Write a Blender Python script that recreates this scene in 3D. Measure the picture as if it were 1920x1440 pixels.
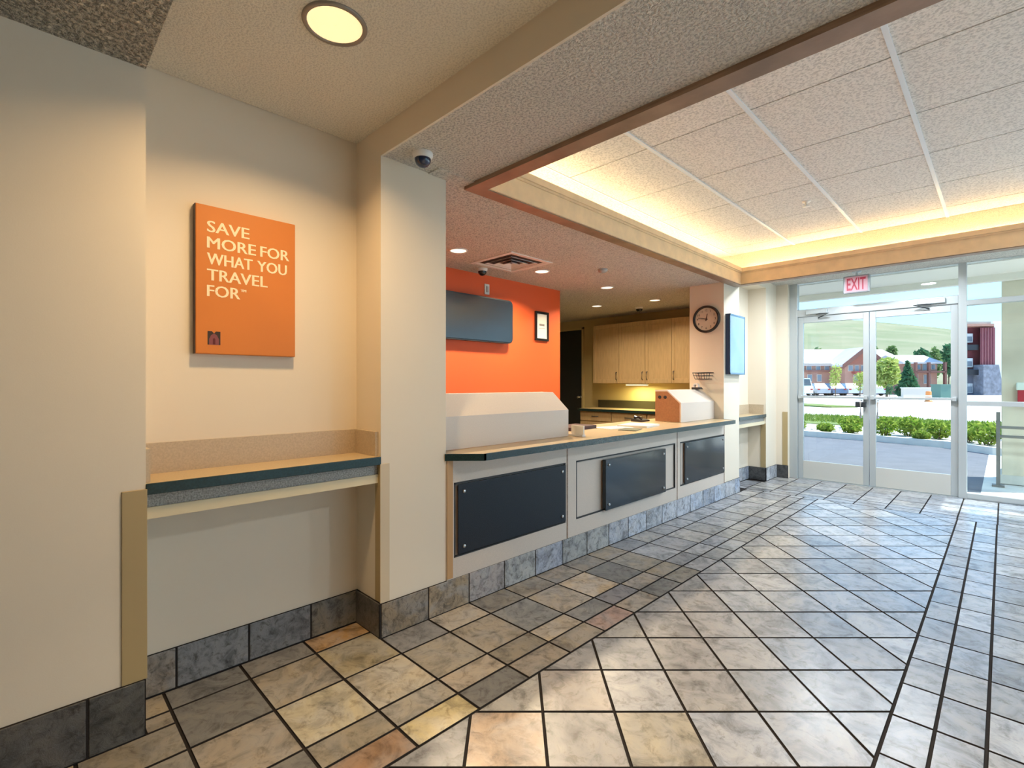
import bpy, bmesh, math, random
import numpy as np
from mathutils import Vector, Matrix
random.seed(7); rng = np.random.default_rng(7)
for o in list(bpy.data.objects): bpy.data.objects.remove(o, do_unlink=True)
SC = bpy.context.scene
COL = SC.collection
R2 = math.sqrt(2)
FPX = 921.65                      # focal length in pixels of a 1920 px wide frame
CAMH = 1.35
# ------------------------------------------------------------------ camera
cam = bpy.data.cameras.new('camera'); camo = bpy.data.objects.new('camera', cam); COL.objects.link(camo)
cam.sensor_width = 36.0; cam.lens = 36.0*FPX/1920.0; cam.clip_start = 0.02; cam.clip_end = 3000
camo.location = (0, 0, CAMH); camo.rotation_euler = (math.radians(90), 0, math.radians(45))
SC.camera = camo
# ------------------------------------------------------------------ light / exposure
SC.view_settings.view_transform = 'Standard'; SC.view_settings.look = 'None'
SC.view_settings.exposure = 0.16; SC.view_settings.gamma = 1.0; SC.view_settings.use_curve_mapping = False
SUN_DIR = Vector((0.45, 0.34, 0.83)).normalized()
SUN_E, SKY_S = 9.5, 1.9
K_CAN, K_COVE, K_OFF, K_FILL_WARM, K_FILL_COOL = 17.0, 28.0, 26.0, 7.0, 34.0
w = bpy.data.worlds.new('sky'); SC.world = w; w.use_nodes = True
nt = w.node_tree; nt.nodes.clear()
wo = nt.nodes.new('ShaderNodeOutputWorld'); bg = nt.nodes.new('ShaderNodeBackground')
tc = nt.nodes.new('ShaderNodeTexCoord'); sp = nt.nodes.new('ShaderNodeSeparateXYZ'); rp = nt.nodes.new('ShaderNodeValToRGB')
nt.links.new(tc.outputs['Generated'], sp.inputs[0]); nt.links.new(sp.outputs['Z'], rp.inputs[0])
rp.color_ramp.elements[0].position = 0.0; rp.color_ramp.elements[0].color = (0.47, 0.76, 1.0, 1)
rp.color_ramp.elements[1].position = 0.55; rp.color_ramp.elements[1].color = (0.26, 0.52, 1.0, 1)
nt.links.new(rp.outputs[0], bg.inputs[0]); bg.inputs[1].default_value = SKY_S; nt.links.new(bg.outputs[0], wo.inputs[0])
sl = bpy.data.lights.new('sun', 'SUN'); sl.energy = SUN_E; sl.angle = 0.01; sl.color = (1.0, 0.95, 0.86)
so = bpy.data.objects.new('sun', sl); COL.objects.link(so); so.rotation_euler = SUN_DIR.to_track_quat('Z', 'Y').to_euler()
so.location = (0, 0, 30)

def area_light(name, loc, power, size, color=(1, 0.86, 0.66), spread=180, size_y=None, rot=(0, 0, 0), shape=None, parent=None):
    l = bpy.data.lights.new(name, 'AREA'); l.energy = power; l.color = color; l.spread = math.radians(spread)
    l.shape = shape or ('RECTANGLE' if size_y else 'DISK'); l.size = size
    if size_y: l.size_y = size_y
    o = bpy.data.objects.new(name, l); COL.objects.link(o); o.location = loc; o.rotation_euler = rot
    if parent: o.parent = parent; o.location = Vector(loc) - parent.location
    return o

# ------------------------------------------------------------------ materials
MATS = {}
def mat(name, color, rough=0.5, metal=0.0, spec=0.5, bump=0.0, bscale=60, bdetail=3, noise=0.0, nscale=6, color2=None,
        emit=None, estr=0.0, coat=0.0, objcol=False, bdist=0.01, sharp=None, stretch=None):
    if name in MATS: return MATS[name]
    m = bpy.data.materials.new(name); m.use_nodes = True; n = m.node_tree; b = n.nodes['Principled BSDF']
    b.inputs['Base Color'].default_value = (*color, 1); b.inputs['Roughness'].default_value = rough
    b.inputs['Metallic'].default_value = metal; b.inputs['Specular IOR Level'].default_value = spec
    if coat: b.inputs['Coat Weight'].default_value = coat; b.inputs['Coat Roughness'].default_value = 0.08
    if emit: b.inputs['Emission Color'].default_value = (*emit, 1); b.inputs['Emission Strength'].default_value = estr
    def N(t): return n.nodes.new(t)
    t = N('ShaderNodeTexCoord'); vec = t.outputs['Object']
    if stretch:
        mp = N('ShaderNodeMapping'); mp.inputs['Scale'].default_value = stretch; n.links.new(vec, mp.inputs[0]); vec = mp.outputs[0]
    if noise:
        z = N('ShaderNodeTexNoise'); z.inputs['Scale'].default_value = nscale; z.inputs['Detail'].default_value = 5
        n.links.new(vec, z.inputs['Vector'])
        r = N('ShaderNodeValToRGB'); c2 = color2 or tuple(c*(1-noise) for c in color)
        r.color_ramp.elements[0].position = 0.35; r.color_ramp.elements[1].position = 0.65
        r.color_ramp.elements[0].color = (*color, 1); r.color_ramp.elements[1].color = (*c2, 1)
        n.links.new(z.outputs['Fac'], r.inputs[0]); n.links.new(r.outputs[0], b.inputs['Base Color'])
    if bump:
        z = N('ShaderNodeTexNoise'); z.inputs['Scale'].default_value = bscale; z.inputs['Detail'].default_value = bdetail
        n.links.new(vec, z.inputs['Vector'])
        src = z.outputs['Fac']
        if sharp:
            r = N('ShaderNodeValToRGB'); r.color_ramp.elements[0].position = sharp[0]; r.color_ramp.elements[1].position = sharp[1]
            n.links.new(src, r.inputs[0]); src = r.outputs[0]
        bm = N('ShaderNodeBump'); bm.inputs['Strength'].default_value = bump; bm.inputs['Distance'].default_value = bdist
        n.links.new(src, bm.inputs['Height']); n.links.new(bm.outputs[0], b.inputs['Normal'])
    MATS[name] = m; return m

def popcorn(name, color, scale=85, strength=0.9, dist=0.012, dark=0.66):
    m = bpy.data.materials.new(name); m.use_nodes = True; n = m.node_tree; b = n.nodes['Principled BSDF']
    b.inputs['Roughness'].default_value = 0.95; b.inputs['Specular IOR Level'].default_value = 0.1
    t = n.nodes.new('ShaderNodeTexCoord'); v = n.nodes.new('ShaderNodeTexNoise'); v.inputs['Scale'].default_value = scale
    v.inputs['Detail'].default_value = 3; v.inputs['Roughness'].default_value = 0.6
    n.links.new(t.outputs['Object'], v.inputs['Vector'])
    r = n.nodes.new('ShaderNodeValToRGB'); r.color_ramp.elements[0].position = 0.38; r.color_ramp.elements[1].position = 0.62
    n.links.new(v.outputs['Fac'], r.inputs[0])
    bm = n.nodes.new('ShaderNodeBump'); bm.inputs['Strength'].default_value = strength; bm.inputs['Distance'].default_value = dist
    n.links.new(r.outputs[0], bm.inputs['Height']); n.links.new(bm.outputs[0], b.inputs['Normal'])
    c = n.nodes.new('ShaderNodeValToRGB'); c.color_ramp.elements[0].position = 0.38; c.color_ramp.elements[1].position = 0.54
    c.color_ramp.elements[0].color = (*[q*dark for q in color], 1); c.color_ramp.elements[1].color = (*color, 1)
    n.links.new(v.outputs['Fac'], c.inputs[0]); n.links.new(c.outputs[0], b.inputs['Base Color'])
    MATS[name] = m; return m

def slate(name, rough=0.3, bump=0.35, vein=0.62, lo=0.42, grey=0.55, sc=1.0):
    """natural cleft slate-look tile: tone comes from each tile's own object colour"""
    m = bpy.data.materials.new(name); m.use_nodes = True; n = m.node_tree; b = n.nodes['Principled BSDF']
    N = n.nodes.new; L = n.links.new
    oi = N('ShaderNodeObjectInfo'); t = N('ShaderNodeTexCoord')
    geo = N('ShaderNodeNewGeometry')
    off = N('ShaderNodeVectorMath'); off.operation = 'SCALE'; L(oi.outputs['Location'], off.inputs[0]); off.inputs['Scale'].default_value = 3.7
    ad = N('ShaderNodeVectorMath'); ad.operation = 'ADD'; L(geo.outputs['Position'], ad.inputs[0]); L(off.outputs[0], ad.inputs[1])
    n1 = N('ShaderNodeTexNoise'); n1.inputs['Scale'].default_value = 7*sc; n1.inputs['Detail'].default_value = 8; n1.inputs['Roughness'].default_value = 0.68; n1.inputs['Distortion'].default_value = 0.9
    n2 = N('ShaderNodeTexNoise'); n2.inputs['Scale'].default_value = 17*sc; n2.inputs['Detail'].default_value = 8; n2.inputs['Roughness'].default_value = 0.7; n2.inputs['Distortion'].default_value = 0.7
    L(ad.outputs[0], n1.inputs['Vector']); L(ad.outputs[0], n2.inputs['Vector'])
    r1 = N('ShaderNodeValToRGB'); e = r1.color_ramp.elements
    e[0].position = 0.28; e[0].color = (lo, lo, lo*1.02, 1); e[1].position = 0.52; e[1].color = (1, 1, 1, 1)
    x = r1.color_ramp.elements.new(0.72); x.color = (1.22, 1.18, 1.1, 1)
    L(n1.outputs['Fac'], r1.inputs[0])
    mx = N('ShaderNodeMix'); mx.data_type = 'RGBA'; mx.blend_type = 'MULTIPLY'; mx.inputs[0].default_value = 1.0
    n3 = N('ShaderNodeTexNoise'); n3.inputs['Scale'].default_value = 4.5; n3.inputs['Detail'].default_value = 6; n3.inputs['Distortion'].default_value = 1.2
    L(ad.outputs[0], n3.inputs['Vector']); r3 = N('ShaderNodeMapRange'); r3.inputs['From Min'].default_value = 0.42; r3.inputs['From Max'].default_value = 0.62; r3.inputs['To Max'].default_value = grey
    L(n3.outputs['Fac'], r3.inputs['Value'])
    hs = N('ShaderNodeHueSaturation'); hs.inputs['Saturation'].default_value = 0.25; hs.inputs['Value'].default_value = 0.92; L(oi.outputs['Color'], hs.inputs['Color'])
    mg = N('ShaderNodeMix'); mg.data_type = 'RGBA'; L(r3.outputs[0], mg.inputs[0]); L(oi.outputs['Color'], mg.inputs[6]); L(hs.outputs[0], mg.inputs[7])
    L(mg.outputs[2], mx.inputs[6]); L(r1.outputs[0], mx.inputs[7])
    r2 = N('ShaderNodeValToRGB'); e = r2.color_ramp.elements
    e[0].position = 0.34; e[0].color = (0.40, 0.37, 0.33, 1); e[1].position = 0.48; e[1].color = (1, 1, 1, 1)
    L(n2.outputs['Fac'], r2.inputs[0])
    mx2 = N('ShaderNodeMix'); mx2.data_type = 'RGBA'; mx2.blend_type = 'MULTIPLY'; mx2.inputs[0].default_value = vein
    L(mx.outputs[2], mx2.inputs[6]); L(r2.outputs[0], mx2.inputs[7]); L(mx2.outputs[2], b.inputs['Base Color'])
    b.inputs['Roughness'].default_value = rough; b.inputs['Specular IOR Level'].default_value = 0.6
    bm = N('ShaderNodeBump'); bm.inputs['Strength'].default_value = bump; bm.inputs['Distance'].default_value = 0.004
    L(n2.outputs['Fac'], bm.inputs['Height']); L(bm.outputs[0], b.inputs['Normal'])
    MATS[name] = m; return m

def thin_glass(name, tint=(0.93, 0.98, 0.97), ior=1.45):
    m = bpy.data.materials.new(name); m.use_nodes = True; n = m.node_tree; n.nodes.clear()
    o = n.nodes.new('ShaderNodeOutputMaterial'); t = n.nodes.new('ShaderNodeBsdfTransparent'); t.inputs[0].default_value = (*tint, 1)
    g = n.nodes.new('ShaderNodeBsdfGlossy'); g.inputs['Roughness'].default_value = 0.0
    lw = n.nodes.new('ShaderNodeLayerWeight'); lw.inputs[0].default_value = 0.5
    pw = n.nodes.new('ShaderNodeMath'); pw.operation = 'POWER'; pw.inputs[1].default_value = 5.0; n.links.new(lw.outputs['Facing'], pw.inputs[0])
    f = n.nodes.new('ShaderNodeMath'); f.operation = 'MULTIPLY_ADD'; f.inputs[1].default_value = 0.93; f.inputs[2].default_value = 0.035; n.links.new(pw.outputs[0], f.inputs[0]); mx = n.nodes.new('ShaderNodeMixShader')
    n.links.new(f.outputs[0], mx.inputs[0]); n.links.new(t.outputs[0], mx.inputs[1]); n.links.new(g.outputs[0], mx.inputs[2]); n.links.new(mx.outputs[0], o.inputs[0])
    MATS[name] = m; return m

def leafmat(name, c1, c2):
    m = bpy.data.materials.new(name); m.use_nodes = True; n = m.node_tree; n.nodes.clear()
    o = n.nodes.new('ShaderNodeOutputMaterial'); d = n.nodes.new('ShaderNodeBsdfDiffuse'); t = n.nodes.new('ShaderNodeBsdfTranslucent'); mx = n.nodes.new('ShaderNodeMixShader')
    g = n.nodes.new('ShaderNodeNewGeometry'); r = n.nodes.new('ShaderNodeValToRGB')
    r.color_ramp.elements[0].color = (*c1, 1); r.color_ramp.elements[1].color = (*c2, 1)
    n.links.new(g.outputs['Random Per Island'], r.inputs[0]); n.links.new(r.outputs[0], d.inputs[0]); n.links.new(r.outputs[0], t.inputs[0])
    mx.inputs[0].default_value = 0.5; n.links.new(d.outputs[0], mx.inputs[1]); n.links.new(t.outputs[0], mx.inputs[2]); n.links.new(mx.outputs[0], o.inputs[0])
    MATS[name] = m; return m

WALL = mat('wall_paint', (0.76, 0.665, 0.53), 0.6, bump=0.08, bscale=220, bdist=0.002)
ORANGE = mat('orange_paint', (0.78, 0.115, 0.022), 0.55, bump=0.06, bscale=220, bdist=0.002)
KWALL = mat('lamplit_kitchen_wall', (0.55, 0.46, 0.24), 0.65)  # yellowish cast of the kitchenette lighting put into the wall colour
POP = popcorn('popcorn_ceiling', (0.92, 0.87, 0.78), dark=0.66)
POPF = popcorn('fine_ceiling', (0.80, 0.745, 0.63), 120, 0.4, 0.006, dark=0.8)
POPD = popcorn('heavy_popcorn', (0.86, 0.76, 0.62), 62, 1.0, 0.03, dark=0.42)
PANEL = popcorn('ceiling_panel', (0.88, 0.835, 0.78), 70, 0.4, 0.006, dark=0.72)
TEE = mat('white_tee', (0.80, 0.84, 0.88), 0.35)
DARKGAP = mat('dark_gap', (0.08, 0.07, 0.06), 0.9)
OAK = mat('oak', (0.35, 0.225, 0.15), 0.42, noise=0.35, nscale=5, stretch=(1, 1, 14), bump=0.05)
OAKP = mat('pale_oak', (0.95, 0.70, 0.42), 0.45, noise=0.12, nscale=9)
SLATE = slate('slate_tile', 0.25, 0.22)
SLATEB = slate('slate_base_tile', 0.34, 1.0, 1.0, 0.16, 0.9, 1.8)
GROUT = mat('grout', (0.028, 0.024, 0.022), 0.9, spec=0.1, bump=0.2, bscale=200)
LAM = mat('beige_laminate', (0.66, 0.565, 0.475), 0.42, noise=0.10, nscale=220)
LAMTOP = mat('tan_laminate', (0.60, 0.46, 0.27), 0.32, noise=0.18, nscale=160)
LAMGR = mat('grey_speckle_laminate', (0.42, 0.40, 0.36), 0.4, noise=0.55, nscale=150)
LAMSP = mat('beige_speckle_laminate', (0.55, 0.44, 0.31), 0.4, noise=0.16, nscale=130)
GREEN = mat('dark_green_edge', (0.012, 0.040, 0.042), 0.25, noise=0.4, nscale=120)
RISER = mat('riser_laminate', (0.73, 0.65, 0.57), 0.45, noise=0.06, nscale=160)
MDF = mat('brown_board', (0.40, 0.19, 0.085), 0.55, noise=0.15, nscale=60)
GUARD = mat('tan_corner_guard', (0.42, 0.31, 0.15), 0.45)
GUARDP = mat('cream_corner_guard', (0.62, 0.50, 0.34), 0.45)
BLACK = mat('black_panel', (0.006, 0.008, 0.012), 0.36, noise=0.8, nscale=260, color2=(0.022, 0.026, 0.034), spec=0.3)
BLACKG = mat('black_gloss', (0.006, 0.011, 0.016), 0.13, spec=0.7)
REVEAL = mat('dark_reveal', (0.03, 0.028, 0.027), 0.6)
STEEL = mat('brushed_steel', (0.62, 0.62, 0.62), 0.28, metal=1.0)
ALU = mat('anodised_aluminium', (0.50, 0.53, 0.53), 0.38, metal=0.35)
ALUP = mat('pale_aluminium', (0.60, 0.59, 0.54), 0.45, metal=0.2)
DKMET = mat('dark_metal', (0.05, 0.055, 0.06), 0.45, metal=0.6)
GLASS = thin_glass('pane_glass')
MAPLE = mat('maple', (0.56, 0.41, 0.22), 0.42, noise=0.14, nscale=6, stretch=(8, 8, 1))
WHITE = mat('white_plastic', (0.80, 0.79, 0.76), 0.4)
PAPER = mat('paper', (0.82, 0.80, 0.72), 0.7)
CREAM = mat('cream_light_rail', (0.70, 0.60, 0.40), 0.5)
LAMP = mat('lamp_lens', (1, 0.9, 0.7), 0.5, emit=(1.0, 0.66, 0.32), estr=0.95)
LAMPW = mat('office_lamp_lens', (1, 0.95, 0.85), 0.5, emit=(1.0, 0.88, 0.66), estr=1.5)
TUBE = mat('cove_tube', (1, 1, 1), 0.5, emit=(1.0, 0.74, 0.40), estr=K_COVE)

# ------------------------------------------------------------------ mesh builder
class MB:
    def __init__(s): s.v = []; s.f = []; s.mi = []; s.cm = 0; s.sm = []
    def add(s, vs, fs, smooth=False):
        k = len(s.v); s.v += [tuple(map(float, q)) for q in vs]
        for f in fs: s.f.append([k+i for i in f]); s.mi.append(s.cm); s.sm.append(smooth)
        return s
    def box(s, x0, x1, y0, y1, z0, z1, b=0.0):
        x0, x1 = min(x0, x1), max(x0, x1); y0, y1 = min(y0, y1), max(y0, y1); z0, z1 = min(z0, z1), max(z0, z1)
        if b <= 0:
            return s.add([(x0,y0,z0),(x1,y0,z0),(x1,y1,z0),(x0,y1,z0),(x0,y0,z1),(x1,y0,z1),(x1,y1,z1),(x0,y1,z1)],
                         [(3,2,1,0),(4,5,6,7),(0,1,5,4),(1,2,6,5),(2,3,7,6),(3,0,4,7)])
        b = min(b, (x1-x0)/2.01, (y1-y0)/2.01, (z1-z0)/2.01)
        bm = bmesh.new(); bmesh.ops.create_cube(bm, size=1)
        for v in bm.verts: v.co = ((x0+x1)/2+v.co.x*(x1-x0), (y0+y1)/2+v.co.y*(y1-y0), (z0+z1)/2+v.co.z*(z1-z0))
        bmesh.ops.bevel(bm, geom=bm.edges[:], offset=b, segments=2, affect='EDGES', profile=0.5)
        s.frombm(bm); return s
    def frombm(s, bm, smooth=False):
        bm.verts.index_update(); s.add([v.co[:] for v in bm.verts], [[v.index for v in f.verts] for f in bm.faces], smooth); bm.free()
    def prism(s, poly, axis, a, b, smooth=False):
        """extrude a 2-D polygon along axis from a to b; 2-D coordinates are the other two axes in order"""
        n = len(poly)
        def P(u, v, t): return {'x': (t, u, v), 'y': (u, t, v), 'z': (u, v, t)}[axis]
        vs = [P(u, v, a) for u, v in poly]+[P(u, v, b) for u, v in poly]
        fs = [list(range(n))[::-1], list(range(n, 2*n))]+[(i, (i+1) % n, n+(i+1) % n, n+i) for i in range(n)]
        return s.add(vs, fs)
    def tube(s, pts, r, n=10, closed=False, caps=True):
        pts = [Vector(p) for p in pts]; m = len(pts); vs = []; fs = []
        rr = r if isinstance(r, (list, tuple)) else [r]*m
        for i, p in enumerate(pts):
            a = pts[(i-1) % m] if (closed or i > 0) else p; c = pts[(i+1) % m] if (closed or i < m-1) else p
            t = (c-a).normalized(); u = t.cross(Vector((0, 0, 1)))
            if u.length < 1e-3: u = t.cross(Vector((0, 1, 0)))
            u.normalize(); q = t.cross(u)
            for k in range(n):
                an = 2*math.pi*k/n; vs.append(p+u*math.cos(an)*rr[i]+q*math.sin(an)*rr[i])
        for i in range(m if closed else m-1):
            j = (i+1) % m
            for k in range(n): fs.append((i*n+k, j*n+k, j*n+(k+1) % n, i*n+(k+1) % n))
        s.add(vs, fs, True)
        if caps and not closed: s.add([vs[k] for k in range(n)], [list(range(n))]); s.add([vs[(m-1)*n+k] for k in range(n)], [list(range(n))[::-1]])
        return s
    def lathe(s, prof, c, n=32, axis=(0, 0, 1), smooth=True):
        """profile of (radius, height) revolved round axis through c"""
        q = Vector((0, 0, 1)).rotation_difference(Vector(axis)); c = Vector(c); vs = []; fs = []
        for r, h in prof:
            for k in range(n):
                a = 2*math.pi*k/n; vs.append(c+q @ Vector((r*math.cos(a), r*math.sin(a), h)))
        for i in range(len(prof)-1):
            for k in range(n): fs.append((i*n+k, i*n+(k+1) % n, (i+1)*n+(k+1) % n, (i+1)*n+k))
        s.add(vs, fs, smooth)
        return s
    def build(s, name, mats, parent=None, label=None):
        mats = mats if isinstance(mats, (list, tuple)) else [mats]
        o0 = Vector((0, 0, 0)); p = parent
        while p is not None: o0 += p.location; p = p.parent
        me = bpy.data.meshes.new(name); me.from_pydata([tuple(Vector(v)-o0) for v in s.v] if parent else s.v, [], s.f)
        for m in mats: me.materials.append(m)
        me.polygons.foreach_set('material_index', s.mi); me.polygons.foreach_set('use_smooth', s.sm); me.update()
        bm = bmesh.new(); bm.from_mesh(me); bmesh.ops.recalc_face_normals(bm, faces=bm.faces[:]); bm.to_mesh(me); bm.free()
        o = bpy.data.objects.new(name, me); COL.objects.link(o)
        if parent: o.parent = parent
        if label: o['label'] = label
        return o
def B(*a, b=0.0): return MB().box(*a, b=b)
def thing(name, label, cat, loc=(0, 0, 0), group=None):
    o = bpy.data.objects.new(name, None); COL.objects.link(o); o.location = loc; o.empty_display_size = 0.1
    o['label'] = label; o['category'] = cat
    if group: o['group'] = group
    return o
def tag(o, label, cat, group=None):
    o['label'] = label; o['category'] = cat
    if group: o['group'] = group
    return o
def struct(o, label=None):
    o['kind'] = 'structure'
    if label: o['label'] = label
    return o
def sroot(name, label=None, loc=(0, 0, 0)):
    o = bpy.data.objects.new(name, None); COL.objects.link(o); o.location = loc; o['kind'] = 'structure'
    if label: o['label'] = label
    return o
def text_mb(txt, h, width=None, bold=0.0, depth=0.002, align='LEFT'):
    """flat lettering mesh in the XY plane: returns (verts, faces); cap height h, optional total width"""
    cu = bpy.data.curves.new('t', 'FONT'); cu.body = txt; cu.size = 1; cu.offset = bold; cu.extrude = 0.0; cu.resolution_u = 3
    o = bpy.data.objects.new('t', cu); COL.objects.link(o); dg = bpy.context.evaluated_depsgraph_get()
    me = bpy.data.meshes.new_from_object(o.evaluated_get(dg)); vs = np.array([v.co[:] for v in me.vertices]); fs = [list(p.vertices) for p in me.polygons]
    bpy.data.objects.remove(o, do_unlink=True); bpy.data.curves.remove(cu); bpy.data.meshes.remove(me)
    mn = vs.min(0); mx = vs.max(0); vs = vs-mn
    sy = h/0.69/1.0; sy = h/(mx[1]-mn[1]); sx = (width/(mx[0]-mn[0])) if width else sy
    vs[:, 0] *= sx; vs[:, 1] *= sy
    if align == 'CENTER': vs[:, 0] -= vs[:, 0].max()/2; vs[:, 1] -= vs[:, 1].max()/2
    return vs, fs

W = -2.334                # plane of the column / counter fronts (base tile face)
WP = -2.340               # painted face
NB = -2.608               # back of the niche
NY0, NY1, CY1 = 0.342, 1.354, 1.785
CY2, CY3, PY1, PY2 = 5.883, 6.36, 7.342, 7.774
ZS, ZR, ZC, ZO, ZE = 2.565, 2.716, 2.953, 2.558, 2.78
D = 7.905
# ================================================================== SHELL
fl = struct(B(-6.8, 3.7, -3.3, 8.02, -0.12, -0.006).build('floor', GROUT), 'dark grout bed under slate-look floor tiles')
m = MB().box(-2.76, WP, -3.3, NY0, 0, 3.05).box(-2.76, NB, NY0, NY1, 0, 3.05).box(-2.76, WP, NY1, 1.66, 0, 2.9).box(-2.76, WP, 1.66, CY1, 0, ZO+0.05)
struct(m.build('wall_left', WALL), 'cream wall with shelf niche and near column')
m = MB().box(-2.76, WP, CY2, 6.30, 0, ZO+0.05).box(-2.76, WP, 6.30, CY3, 0, 2.9).box(-2.76, -2.58, CY3, PY1, 0, 2.9).box(-2.76, WP, PY1, PY2, 0, 2.9).box(-2.58, WP, CY3, PY1, 2.69, 2.9)
struct(m.build('wall_left_far', WALL), 'cream far column, second niche and pilaster beside the doors')
m = MB().box(-2.76, -2.186, PY2, 8.06, 0, 3.05).box(-2.186, 3.7, D-0.03, 8.06, 2.80, 3.05)
struct(m.build('wall_front', WALL), 'cream jamb and header round the glass entrance')
struct(B(-6.8, 3.7, -3.4, -3.3, 0, 3.05).build('wall_back', WALL))
# right-hand wall with three wide windows to the sky
m = MB(); x0, x1 = 3.6, 3.75
m.box(x0, x1, -3.3, 8.06, 0, 0.12).box(x0, x1, -3.3, 8.06, 2.74, 3.05)
for a, c in ((-3.3, 1.8), (3.3, 3.5), (5.3, 5.5), (7.75, 8.06)): m.box(x0, x1, a, c, 0.12, 2.74)
struct(m.build('wall_right', WALL))
for i, (a, c) in enumerate(((1.8, 3.3), (3.5, 5.3), (5.5, 7.75))):
    r = sroot('window_%d' % (i+3), None, (3.65, (a+c)/2, 0.12))
    f = MB()
    for q in (a, (a+c)/2-0.025, c-0.05): f.box(3.63, 3.69, q, q+0.05, 0.12, 2.74)
    f.box(3.63, 3.69, a, c, 0.12, 0.17).box(3.63, 3.69, a, c, 2.69, 2.74); f.build('window_frame', ALU, r)
    B(3.655, 3.661, a+0.04, c-0.04, 0.16, 2.70).build('pane', GLASS, r)
# office behind the counter
struct(B(-4.2, -4.065, 1.2, 4.945, 0, ZO).build('wall_office', ORANGE), 'bright orange wall behind the counter')
struct(B(-4.2, -2.76, 1.2, 1.35, 0, 2.9).build('wall_office_near', KWALL))
struct(MB().box(-6.75, -6.6, 4.8, 7.68, 0, 2.9).box(-6.6, -4.2, 4.8, 4.94, 0, 2.9).build('wall_kitchen_left', KWALL))
m = MB().box(-5.60, -2.76, 7.53, 7.68, 0, 2.9).box(-6.75, -6.42, 7.53, 7.68, 0, 2.9).box(-6.42, -5.60, 7.53, 7.68, 2.42, 2.9)
struct(m.build('wall_kitchen', KWALL), 'tan rear wall of the kitchenette behind the counter')

# ceilings
struct(B(WP-0.002, 3.7, -3.3, NY0, ZS, 3.05).build('ceiling', POPD), 'heavy popcorn soffit nearest the camera')
struct(B(-2.605, 3.7, NY0, NY1, ZR, 3.05).build('ceiling_raised', POPF), 'raised strip of fine textured ceiling with downlight')
struct(MB().box(WP, 3.7, NY1+0.012, 1.66, ZS, 3.05).box(-2.6, 3.7, 1.66, 2.025, ZS, 2.69).build('ceiling_soffit', POP), 'textured soffit between raised strip and oak trim')
struct(B(WP+0.0, 3.7, NY1, NY1+0.012, ZS-0.001, ZR).build('trim_6', WALL), 'smooth painted beam face')
struct(MB().box(-6.8, -2.612, 1.2, 7.7, ZO, 3.05).box(-2.612, -2.24, 1.66, 6.34, ZO, 2.69).build('ceiling_office', POP), 'textured ceiling over the office')
struct(MB().box(-2.6, 3.7, 6.285, 6.345, ZS, 3.05).box(-2.6, 3.7, 6.215, 6.285, ZS, 2.69).build('trim_7', POPF), 'beam below the far cove')
struct(MB().box(-2.76, 3.7, 6.345, 8.06, ZE, 3.05).build('ceiling_entry', POP), 'textured ceiling above the entrance')
struct(MB().box(2.86, 3.7, 1.66, 6.345, ZS, 2.69).box(3.2, 3.7, 1.66, 6.345, 2.69, 3.05).build('ceiling_right', POP))
# lobby grid ceiling
cg = struct(B(-2.62, 3.3, 1.6, 6.35, ZC+0.012, 3.05).build('ceiling_lobby', DARKGAP), 'suspended lobby ceiling')
XS = [-2.385, -1.700, -1.060, -0.378, 0.302, 0.982, 1.662, 2.342, 3.2]; YS = [1.66, 2.29, 3.02, 3.755, 4.46, 5.195, 5.93, 6.285]
B(-2.6, -2.385, 1.66, 6.285, ZC, ZC+0.012).build('ceiling_panel', PANEL, cg)
for i in range(len(XS)-1):
    for j in range(len(YS)-1):
        B(XS[i]+0.004, XS[i+1]-0.004, YS[j]+0.005, YS[j+1]-0.005, ZC, ZC+0.012).build('ceiling_panel', PANEL, cg)
for i, x in enumerate(XS[:-1]):
    wd = 0.012 if i else 0.006
    B(x-wd, x+wd, 1.66, 6.285, ZC-0.006, ZC+0.002).build('ceiling_tee', TEE, cg)
# oak trim ring + pale fascia with lip (all round the cove)
CX0, CX1, CYN, CYF = W, 2.86, 1.921, 6.215
def trim(n, label, pieces):
    r = sroot('trim_%d' % n, label, (pieces[0][1].v[0]))
    for nm, mb, mt in pieces: mb.build(nm, mt, r)
def ringpoly(side, a, b):
    """plan quad of one mitred side between inward offsets a and b"""
    L, Rr, N, Fa = CX0, CX1, CYN, CYF
    P = {'L': [(L+a, N+a), (L+b, N+b), (L+b, Fa-b), (L+a, Fa-a)], 'N': [(L+a, N+a), (Rr-a, N+a), (Rr-b, N+b), (L+b, N+b)],
         'F': [(L+a, Fa-a), (Rr-a, Fa-a), (Rr-b, Fa-b), (L+b, Fa-b)], 'R': [(Rr-a, N+a), (Rr-b, N+b), (Rr-b, Fa-b), (Rr-a, Fa-a)]}
    return P[side]
def far_off(side, q): return q
for k, (sd, lb) in enumerate((('L', 'oak trim and pale cove fascia over the counter'), ('N', 'oak trim of near cove edge'), ('F', 'oak trim and fascia of the far cove'), ('R', None))):
    w0 = 0.0
    oak = MB().prism(ringpoly(sd, w0, 0.100), 'z', 2.538, ZO+0.012)
    bead = MB().prism(ringpoly(sd, 0.100, 0.112), 'z', 2.545, 2.585)
    fas = MB().prism(ringpoly(sd, 0.094, 0.108), 'z', 2.585, 2.675)
    lip = MB().prism(ringpoly(sd, 0.085, 0.118), 'z', 2.675, 2.690).prism(ringpoly(sd, 0.085, 0.130), 'z', 2.690, 2.735)
    trim(k+1, lb, [('oak_strip', oak, OAK), ('bead', bead, OAKP), ('fascia', fas, OAKP), ('lip', lip, OAKP)])
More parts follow.
